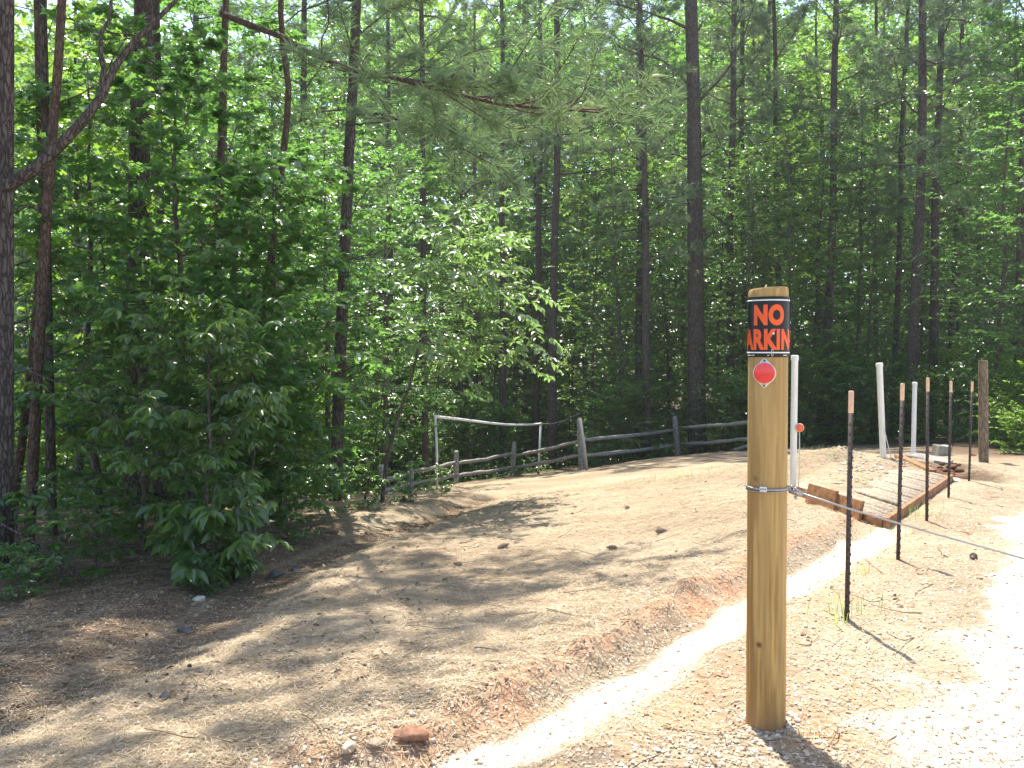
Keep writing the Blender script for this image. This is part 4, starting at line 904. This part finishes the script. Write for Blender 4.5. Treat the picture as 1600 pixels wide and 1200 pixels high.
# dogwood-like tree whose sunny sprays reach right over the clearing
Pd, bd = pathpx([(597, 783), (604, 720), (622, 650), (645, 590), (662, 500), (668, 420), (690, 350)], 11.6)
plant_unique('dogwood_tree', bd, broadleaf(61, 0, .035, .52, 2.0, 30, 8, 9, .135, .46, 'oval', path=resample(Pd, 12), bias=(1.05, -.35, 0), up=.12, droop=.16, tilt=.36, twr=.33, pv=.15), M_bark, M_dog,
             'crooked dogwood with flat bright sprays reaching right over the clearing', 'tree')
Pd, bd = pathpx([(570, 790), (585, 700), (600, 600), (610, 520)], 12.6)
plant_unique('slim_sapling', bd, broadleaf(62, 0, .022, .5, 1.0, 18, 7, 9, .11, .5, 'oval', path=resample(Pd, 8), up=.3, droop=.12), M_bark, M_leaf, 'slim sapling beside the crooked dogwood at the gully head', 'sapling')
# low plants at the left bank
LP = [(25, 905, 1.0, 'low leafy plant at the left edge below the dark trunk'), (95, 915, .8, 'low leafy plant on the left bank, between the left edge and the bush'), (150, 895, .75, 'low plant just left of the big bush'), (30, 935, .55, 'ground-hugging leafy plant at the left edge of the straw'),
      (450, 850, .7, 'small green plant right of the big bush on the gully bank'), (575, 795, .8, 'low plant at the foot of the slim sapling'), (640, 785, .8, 'low green plant beside the gully head'), (690, 775, .6, 'small sunlit plant below the left upright of the pipe frame'), (500, 805, .8, 'low plant at the foot of the straight grey pine'),
      (320, 930, .45, 'small shoot on the bank under the big bush'), (430, 800, 1.1, 'waist-high plant in shade left of the straight grey pine')]
pm = []; gt = np.random.default_rng(77)
for s in range(3):
    wb, lb = broadleaf(70 + s, .7, .008, .1, .42, 14, 4, 6, .10, .48, 'oval', droop=.25, up=.7, twr=.3); pm.append([('stems', wb.mesh('stems', M_bark)), ('foliage', lb.mesh('foliage', M_leafd if s else M_leaf))])
for i, (px, py, s, lab) in enumerate(LP): put('low_plant', pm[i % 3], g3(px, py), i * 1.3, s, s, lab, 'plant', 'low plants on the wooded bank')

# --- the wood behind the fence: one mesh per kind, copied tree by tree
def kind(wl, bark, leaf): return [('trunk', wl[0].mesh('trunk', bark, True)), ('crown', wl[1].mesh('crown', leaf))]
tallp = lambda q: .55 + .6 * math.sin(PI * min(1, .1 + q * .85))
SAP = [kind(broadleaf(80 + i, 12, .075, .08, 2.0, 78, 9, 12, .115, .62, 'rhomb', droop=.1, tilt=.4, prof=tallp), M_bark, [M_leaf, M_leaf, M_leafy, M_leafd][i]) for i in range(4)]
TAL = [kind(broadleaf(90 + i, 21, .13, .12, 3.3, 84, 9, 12, .175, .62, 'rhomb', droop=.1, tilt=.45, prof=tallp), M_bark, [M_leaf, M_leafy, M_leaf][i]) for i in range(3)]
PIN = [kind(pine(100 + i, 22, .15, (.40, .27, .34)[i], 2.8, (30, 42, 34)[i], 9, 5, .20, .0045, 18, 14), M_pinebark, M_needle) for i in range(3)]
SHR = [kind(broadleaf(110 + i, 2.8, .02, .02, 1.45, 44, 9, 11, .115, .6, 'rhomb', droop=.15, up=.7), M_bark, [M_leaf, M_leafy, M_leafd][i]) for i in range(3)]
gt = np.random.default_rng(77)
TREES = []      # (name, kind index, px, Y, scale, zscale, cat)
def T(kd, px, Y, s=1.0, sz=None, j=None): TREES.append((kd, px, Y, s, sz or s, gt.integers(0, 12) if j is None else j))
# pines one can tell apart by their trunks
for px, Y, s in [(862, 25, 1.0), (836, 27.5, .85), (742, 31, .8), (664, 20, .6), (1166, 27, .85), (1192, 30, .9), (1226, 25.5, .7), (1424, 21, .95), (1456, 22.5, .85), (1396, 24, .62), (1372, 27, .6), (1482, 26, .7), (1592, 19, .75), (1530, 27, .8), (1640, 24, .9), (1012, 22.6, .8), (1142, 24.5, .9), (1290, 23.5, .9), (1000, 26, .9), (785, 26.5, .85), (610, 27, .8), (480, 22, .8), (310, 21, .8), (-60, 24, .8)]:
    T('pine', px, Y, s, 1.0)
# slender leafy saplings along the fence
for px, Y, s in [(1170, 22.4, .66), (1555, 18.3, .78), (1612, 17.6, .8), (1690, 15.5, .8), (968, 24.5, .8), (930, 26.5, .9), (890, 30.5, .85), (1010, 26.5, .9), (1050, 27, .8), (1128, 26, .8), (1158, 29, .95), (1185, 23.5, .75), (1212, 27, 1.0), (1245, 22.5, .7), (1278, 25.5, .95), (1300, 22.5, .66), (1335, 24.5, .95), (1362, 23, .7), (1404, 27, 1.0), (1440, 28, .9), (1500, 25, .9),
                 (1548, 22, .7), (1580, 24, .9), (1625, 20, .75), (1660, 22, .9), (770, 27.5, .7), (720, 29, .8), (675, 26, .72), (805, 30.5, .9), (625, 30, .9), (570, 25, .75), (500, 20, .72), (440, 18, .7), (395, 20, .85), (320, 18.5, .8), (270, 20, .85), (230, 23, .8), (350, 23, .85), (430, 24, .85), (520, 26, .9)]:
    T('sap', px, Y, s)
for px, Y, s in [(1000, 33, .9), (1100, 34, .95), (1190, 35, 1.0), (1290, 33, .95), (1380, 34, 1.0), (1480, 33, .95), (1580, 33, 1.0), (1660, 30, .95), (915, 35, 1.0), (820, 37, 1.0), (720, 38, 1.0), (620, 37, 1.0), (530, 33, .9), (430, 30, .85), (330, 29, .85), (220, 30, .85),
                 (960, 42, 1.1), (1070, 43, 1.1), (1180, 43, 1.1), (1290, 42, 1.1), (1400, 43, 1.1), (1520, 42, 1.1), (860, 45, 1.1), (740, 47, 1.15), (600, 44, 1.1), (460, 40, 1.1), (380, 36, 1.0), (320, 40, 1.0), (250, 37, 1.0), (180, 39, 1.0), (110, 36, .95), (40, 38, .95), (-40, 35, .95), (520, 38, 1.0), (660, 41, 1.1), (800, 42, 1.1)]:
    T('tall', px, Y, s)
for px, Y, s in [(600, 29.5, .8), (660, 28.5, .8), (730, 27, .8), (780, 25.5, .75), (800, 28.5, .8), (885, 27, .7), (940, 23, .7), (990, 22.5, .75), (1030, 24.5, .7), (1140, 22, .7), (1175, 21, .7), (1215, 21.5, .75), (1265, 21, .75), (1300, 22.5, .9), (1345, 20.5, .75), (1385, 22, .8), (1440, 20, .6), (1492, 22, .8), (1535, 19.5, .8), (1572, 17.5, .6), (1605, 16.5, .55), (1640, 15.5, .6), (1562, 16.2, .35), (1590, 15.0, .3), (1660, 19, 1.0),
                 (545, 22, .8), (480, 15.5, .7), (420, 14, .75), (330, 14.5, .8), (250, 13.5, .8), (170, 12.5, .7), (100, 14, .75), (50, 15, .8), (20, 18, .9), (90, 21, 1.0), (150, 20, .9), (210, 22, 1.0), (1000, 30, 1.1), (1050, 33, 1.2), (920, 32, 1.1), (870, 34, 1.2), (1190, 31, 1.1), (1320, 30, 1.1), (700, 31, .9), (820, 31, 1.0), (1100, 28, 1.0), (1240, 28, 1.0), (1420, 28, 1.0), (960, 29, 1.0)]:
    T('shr', px, Y, s, None, 1 if (px > 1540 or px < 225) else None)
KD = {'pine': (PIN, 'pine_tree', 'pine tree'), 'sap': (SAP, 'slender_tree', 'tree'), 'tall': (TAL, 'leafy_tree', 'tree'), 'shr': (SHR, 'leafy_shrub', 'shrub')}
# labels: where each stands among the landmarks one can find in the photograph
LAND = [(-400, 'left of the thick dark trunk'), (214, 'between the thick dark trunk and the straight grey pine'), (535, 'between the straight grey pine and the pipe frame'), (682, 'in the span of the pipe frame'), (842, 'between the pipe frame and the leaning pole'), (908, 'between the leaning pole and the tall fence post'), (1058, 'between the tall fence post and the signposted post'),
        (1200, 'between the signposted post and the nearest metal stake'), (1330, 'between the nearest stake and the mound pipe'), (1378, 'between the mound pipe and the thin white pipe'), (1428, 'between the thin white pipe and the far wooden post'), (1537, 'right of the far wooden post')]
WORD = {'pine': 'slim pine', 'sap': 'slender leafy tree', 'tall': 'tall leafy tree', 'shr': 'leafy shrub'}
ORD = ['nearest', 'second nearest', 'third nearest', 'fourth nearest', 'fifth nearest', 'sixth nearest', 'seventh nearest', 'eighth nearest', 'ninth nearest', 'tenth nearest']
cells = {}
for i, t in enumerate(TREES):
    k = max(j for j, (lx, _) in enumerate(LAND) if t[1] >= lx); cells.setdefault((t[0], k), []).append(i)
LAB = {}
for (kd, k), ii in cells.items():
    ii.sort(key=lambda i: TREES[i][2])
    for n, i in enumerate(ii): LAB[i] = ('the only ' if len(ii) == 1 else ORD[n] + ' ') + WORD[kd] + ' ' + LAND[k][1]
GRP = {'pine': 'slim pines in the wood', 'sap': 'slender leafy trees at the wood edge', 'tall': 'tall leafy trees deep in the wood', 'shr': 'leafy shrubs under the trees'}
for i, (kd, px, Y, s, sz, j) in enumerate(TREES):
    src, nm, cat = KD[kd]; x = (px - 800) / F0 * Y; b = (x, Y, hz(x, Y) - .03)
    put(nm, src[j % len(src)], b, gt.uniform(0, 6.28), s, sz * gt.uniform(.93, 1.05), LAB[i], cat, GRP[kd])
# far wood that reads as one mass
gf = np.random.default_rng(9); lb = MB(); n = 280000
X = gf.uniform(-1, 1, n) * 62; Y = gf.uniform(48, 66, n); Z = base_h(X, Y) + 27 * gf.random(n) ** .9 * (1 + .25 * vnoise(X, Y * 0, .15, 12))
cl = np.stack([vnoise(X, Z, .45, 13), vnoise(Y, Z, .45, 14)], 1).sum(1) > -.3
leaves(lb, np.stack([X, Y, Z], 1)[cl], gf.standard_normal((cl.sum(), 3)), UPV + gf.normal(0, .6, (cl.sum(), 3)), gf.uniform(.4, .75, cl.sum()), .6, 'rhomb', gf.random(cl.sum()))
tag(lb.build('far_wood', M_leafy), kind='stuff')
# grass
def blades(lst, seed):
    g = np.random.default_rng(seed); V, Fc, A = [], [], []
    for px, py, n, r, h in lst:
        p = gp(px, py)
        for _ in range(n):
            x, y = p[0] + g.normal(0, r), p[1] + g.normal(0, r); a = g.uniform(0, 6.28); hh = h * g.uniform(.4, 1.2); d = np.array([math.cos(a), math.sin(a), 0]); b = np.array([x, y, hz(x, y) - .005]); s = np.array([-d[1], d[0], 0]) * .0015; m = b + UPV * hh * .6 + d * hh * .15; t = b + UPV * hh * .85 + d * hh * .55
            k = len(V); V += [b - s, b + s, m + s * .8, m - s * .8, t]; Fc += [[k, k + 1, k + 2, k + 3]]; A.append(g.random()); Fc += [[k + 3, k + 2, k + 4, k + 4]]
    return np.array(V), Fc, np.repeat(A, 5)
lst = [(1325, 972, 26, .07, .16), (1300, 965, 14, .05, .17), (1350, 965, 12, .06, .14), (1312, 985, 10, .06, .1), (1340, 905, 12, .05, .15), (1408, 795, 60, .16, .14), (1430, 800, 40, .16, .12), (1400, 830, 24, .1, .1), (1265, 742, 60, .3, .10), (1290, 735, 50, .3, .12), (1330, 765, 40, .25, .1), (1050, 752, 110, .5, .12), (1060, 748, 60, .4, .12), (1130, 740, 60, .5, .10), (700, 762, 60, .5, .12), (760, 755, 60, .6, .1), (830, 800, 40, .3, .07), (1530, 745, 40, .3, .1), (1265, 1152, 14, .03, .06), (1065, 1110, 8, .03, .05), (960, 740, 60, .7, .1), (860, 745, 60, .7, .1), (1455, 812, 24, .1, .1)]
V, Fc, A = blades(lst, 4); q4 = np.array([f for f in Fc if f[2] != f[3]]); q3 = np.array([f[:3] for f in Fc if f[2] == f[3]])
mb = MB(); mb.add(V, [q4, q3], A); tag(mb.build('grass', M_leafy), kind='stuff')
# leafy ground cover and leaf litter in the wood
gu = np.random.default_rng(6); n = 60000; Y = 12 * (36 / 12) ** gu.random(n); X = gu.uniform(-.75, .75, n) * Y
ok = ((Y > 22.5 + .0 * X) & (X > -4)) | ((X <= -4) & (Y > 30 + X * .9)) | ((X / Y < -.21) & (Y > 9.5)); ok &= vnoise(X, Y, .6, 15) > -.15
X, Y = X[ok], Y[ok]; n = len(X); lb = MB(); h_ = gu.random(n) ** 2 * .55 + .03
leaves(lb, np.stack([X, Y, height(X, Y) + h_], 1), np.c_[gu.standard_normal((n, 2)), gu.normal(-.1, .3, n)], UPV + gu.normal(0, .35, (n, 3)), gu.uniform(.07, .13, n), .6, 'rhomb', gu.random(n))
tag(lb.build('undergrowth', M_leaf), kind='stuff')

gl_ = np.random.default_rng(16)
def flakes(n, ymin, ymax, s0, s1, zmax, sel=None):
    Y = ymin * (ymax / ymin) ** gl_.random(n); X = gl_.uniform(-.72, .72, n) * Y; d, sd, r = zones(X, Y); ok = gl_.random(n) < np.where(d < .12, .1, np.where(r < 0, .2, 1.0))
    if sel is not None: ok &= sel(X, Y)
    X, Y = X[ok], Y[ok]; n = len(X); return np.stack([X, Y, height(X, Y) + gl_.random(n) * zmax + .003], 1), n
mb = MB(); P, n = flakes(22000, 2.3, 10, 0, 0, .006); leaves(mb, P, np.c_[gl_.standard_normal((n, 2)), np.zeros(n)], UPV + gl_.normal(0, .25, (n, 3)), gl_.uniform(.008, .020, n), .7, 'rhomb', np.clip(gl_.normal(.8, .2, n), 0, 1))
P, n = flakes(4500, 3.6, 15, 0, 0, .012, lambda X, Y: (dist_poly(X, Y, GULL)[0] < 1.6) | (X < -1.5) | (gl_.random(len(X)) < .06)); leaves(mb, P, np.c_[gl_.standard_normal((n, 2)), gl_.normal(0, .2, n)], UPV + gl_.normal(0, .4, (n, 3)), gl_.uniform(.02, .05, n), .55, 'oval', np.clip(gl_.normal(.3, .2, n), 0, 1))
for p in flakes(260, 2.6, 13, 0, 0, .004)[0]:
    a = gl_.uniform(0, 6.28); l = gl_.uniform(.04, .16); d = np.array([math.cos(a), math.sin(a), gl_.normal(0, .06)]); q = wander(p - d * l, d, l * 2, 3, gl_, .18); q[:, 2] = np.maximum(q[:, 2], height(q[:, 0], q[:, 1]) + .003); tube(mb, q, np.linspace(.0032, .0016, 4), 4, gl_.random() * .4)
tag(mb.build('leaf_litter', M_straw), kind='stuff')
VEIL_GLARE = 0.00075
# ------------------------------------------------------------------ light, sky, camera
SUN_EL, SUN_AZ = R(66), math.atan2(-0.15, 1.0)      # azimuth measured from +Y towards +X
d = Vector((math.sin(SUN_AZ) * math.cos(SUN_EL), math.cos(SUN_AZ) * math.cos(SUN_EL), math.sin(SUN_EL)))
li = bpy.data.lights.new('sun', 'SUN'); li.energy = 4.6; li.angle = R(0.53); li.color = (1.0, 0.945, 0.86)
lo = bpy.data.objects.new('sun', li); COL.objects.link(lo); lo.rotation_euler = d.to_track_quat('Z', 'Y').to_euler(); lo.location = (0, 0, 40)
w = bpy.data.worlds.new('World'); C.world = w; w.use_nodes = True; nt = w.node_tree; nt.nodes.clear(); g = G(nt)
sky = g.n('ShaderNodeTexSky', sky_type='NISHITA'); sky.sun_disc = False; sky.sun_elevation = SUN_EL; sky.sun_rotation = SUN_AZ; sky.dust_density = 1.4; sky.air_density = 1.0
bg = g.n('ShaderNodeBackground'); nt.links.new(sky.outputs[0], bg.inputs[0]); bg.inputs[1].default_value = 0.15
nt.links.new(bg.outputs[0], g.n('ShaderNodeOutputWorld').inputs[0])
cam = bpy.data.cameras.new('camera'); co = bpy.data.objects.new('camera', cam); COL.objects.link(co)
cam.sensor_fit = 'HORIZONTAL'; cam.sensor_width = 36; cam.lens = F0 / 1600 * 36; cam.clip_start = .05; cam.clip_end = 2000
co.location = (0, 0, CAMZ); co.rotation_euler = (PI / 2 - PITCH, 0, 0); C.camera = co
vs = C.view_settings; vs.view_transform = 'Standard'; vs.look = 'None'; vs.gamma = 1; vs.use_curve_mapping = False; vs.exposure = 1.45
cy = C.cycles; cy.max_bounces = 8; cy.diffuse_bounces = 4; cy.glossy_bounces = 2; cy.transmission_bounces = 5; cy.caustics_reflective = False; cy.caustics_refractive = False; cy.sample_clamp_indirect = 6

# thin scattering volume added to imitate milky lens glare and lift the shadows
bm = bmesh.new(); bmesh.ops.create_cube(bm, size=1.0); me = bpy.data.meshes.new('glare_veil'); 
for v in bm.verts: v.co = Vector((v.co.x * 320, v.co.y * 360 + 110, v.co.z * 60 + 17))
bm.to_mesh(me); bm.free(); hm, nt = newmat('glare_veil_air'); g = G(nt); pv = g.n('ShaderNodeVolumePrincipled'); pv.inputs['Color'].default_value = (0.93, 0.96, 1.0, 1); pv.inputs['Density'].default_value = VEIL_GLARE; pv.inputs['Anisotropy'].default_value = 0.35
nt.links.new(pv.outputs[0], g.n('ShaderNodeOutputMaterial').inputs[1]); me.materials.append(hm); tag(link('glare_veil', me), kind='stuff')
C.cycles.volume_bounces = 0
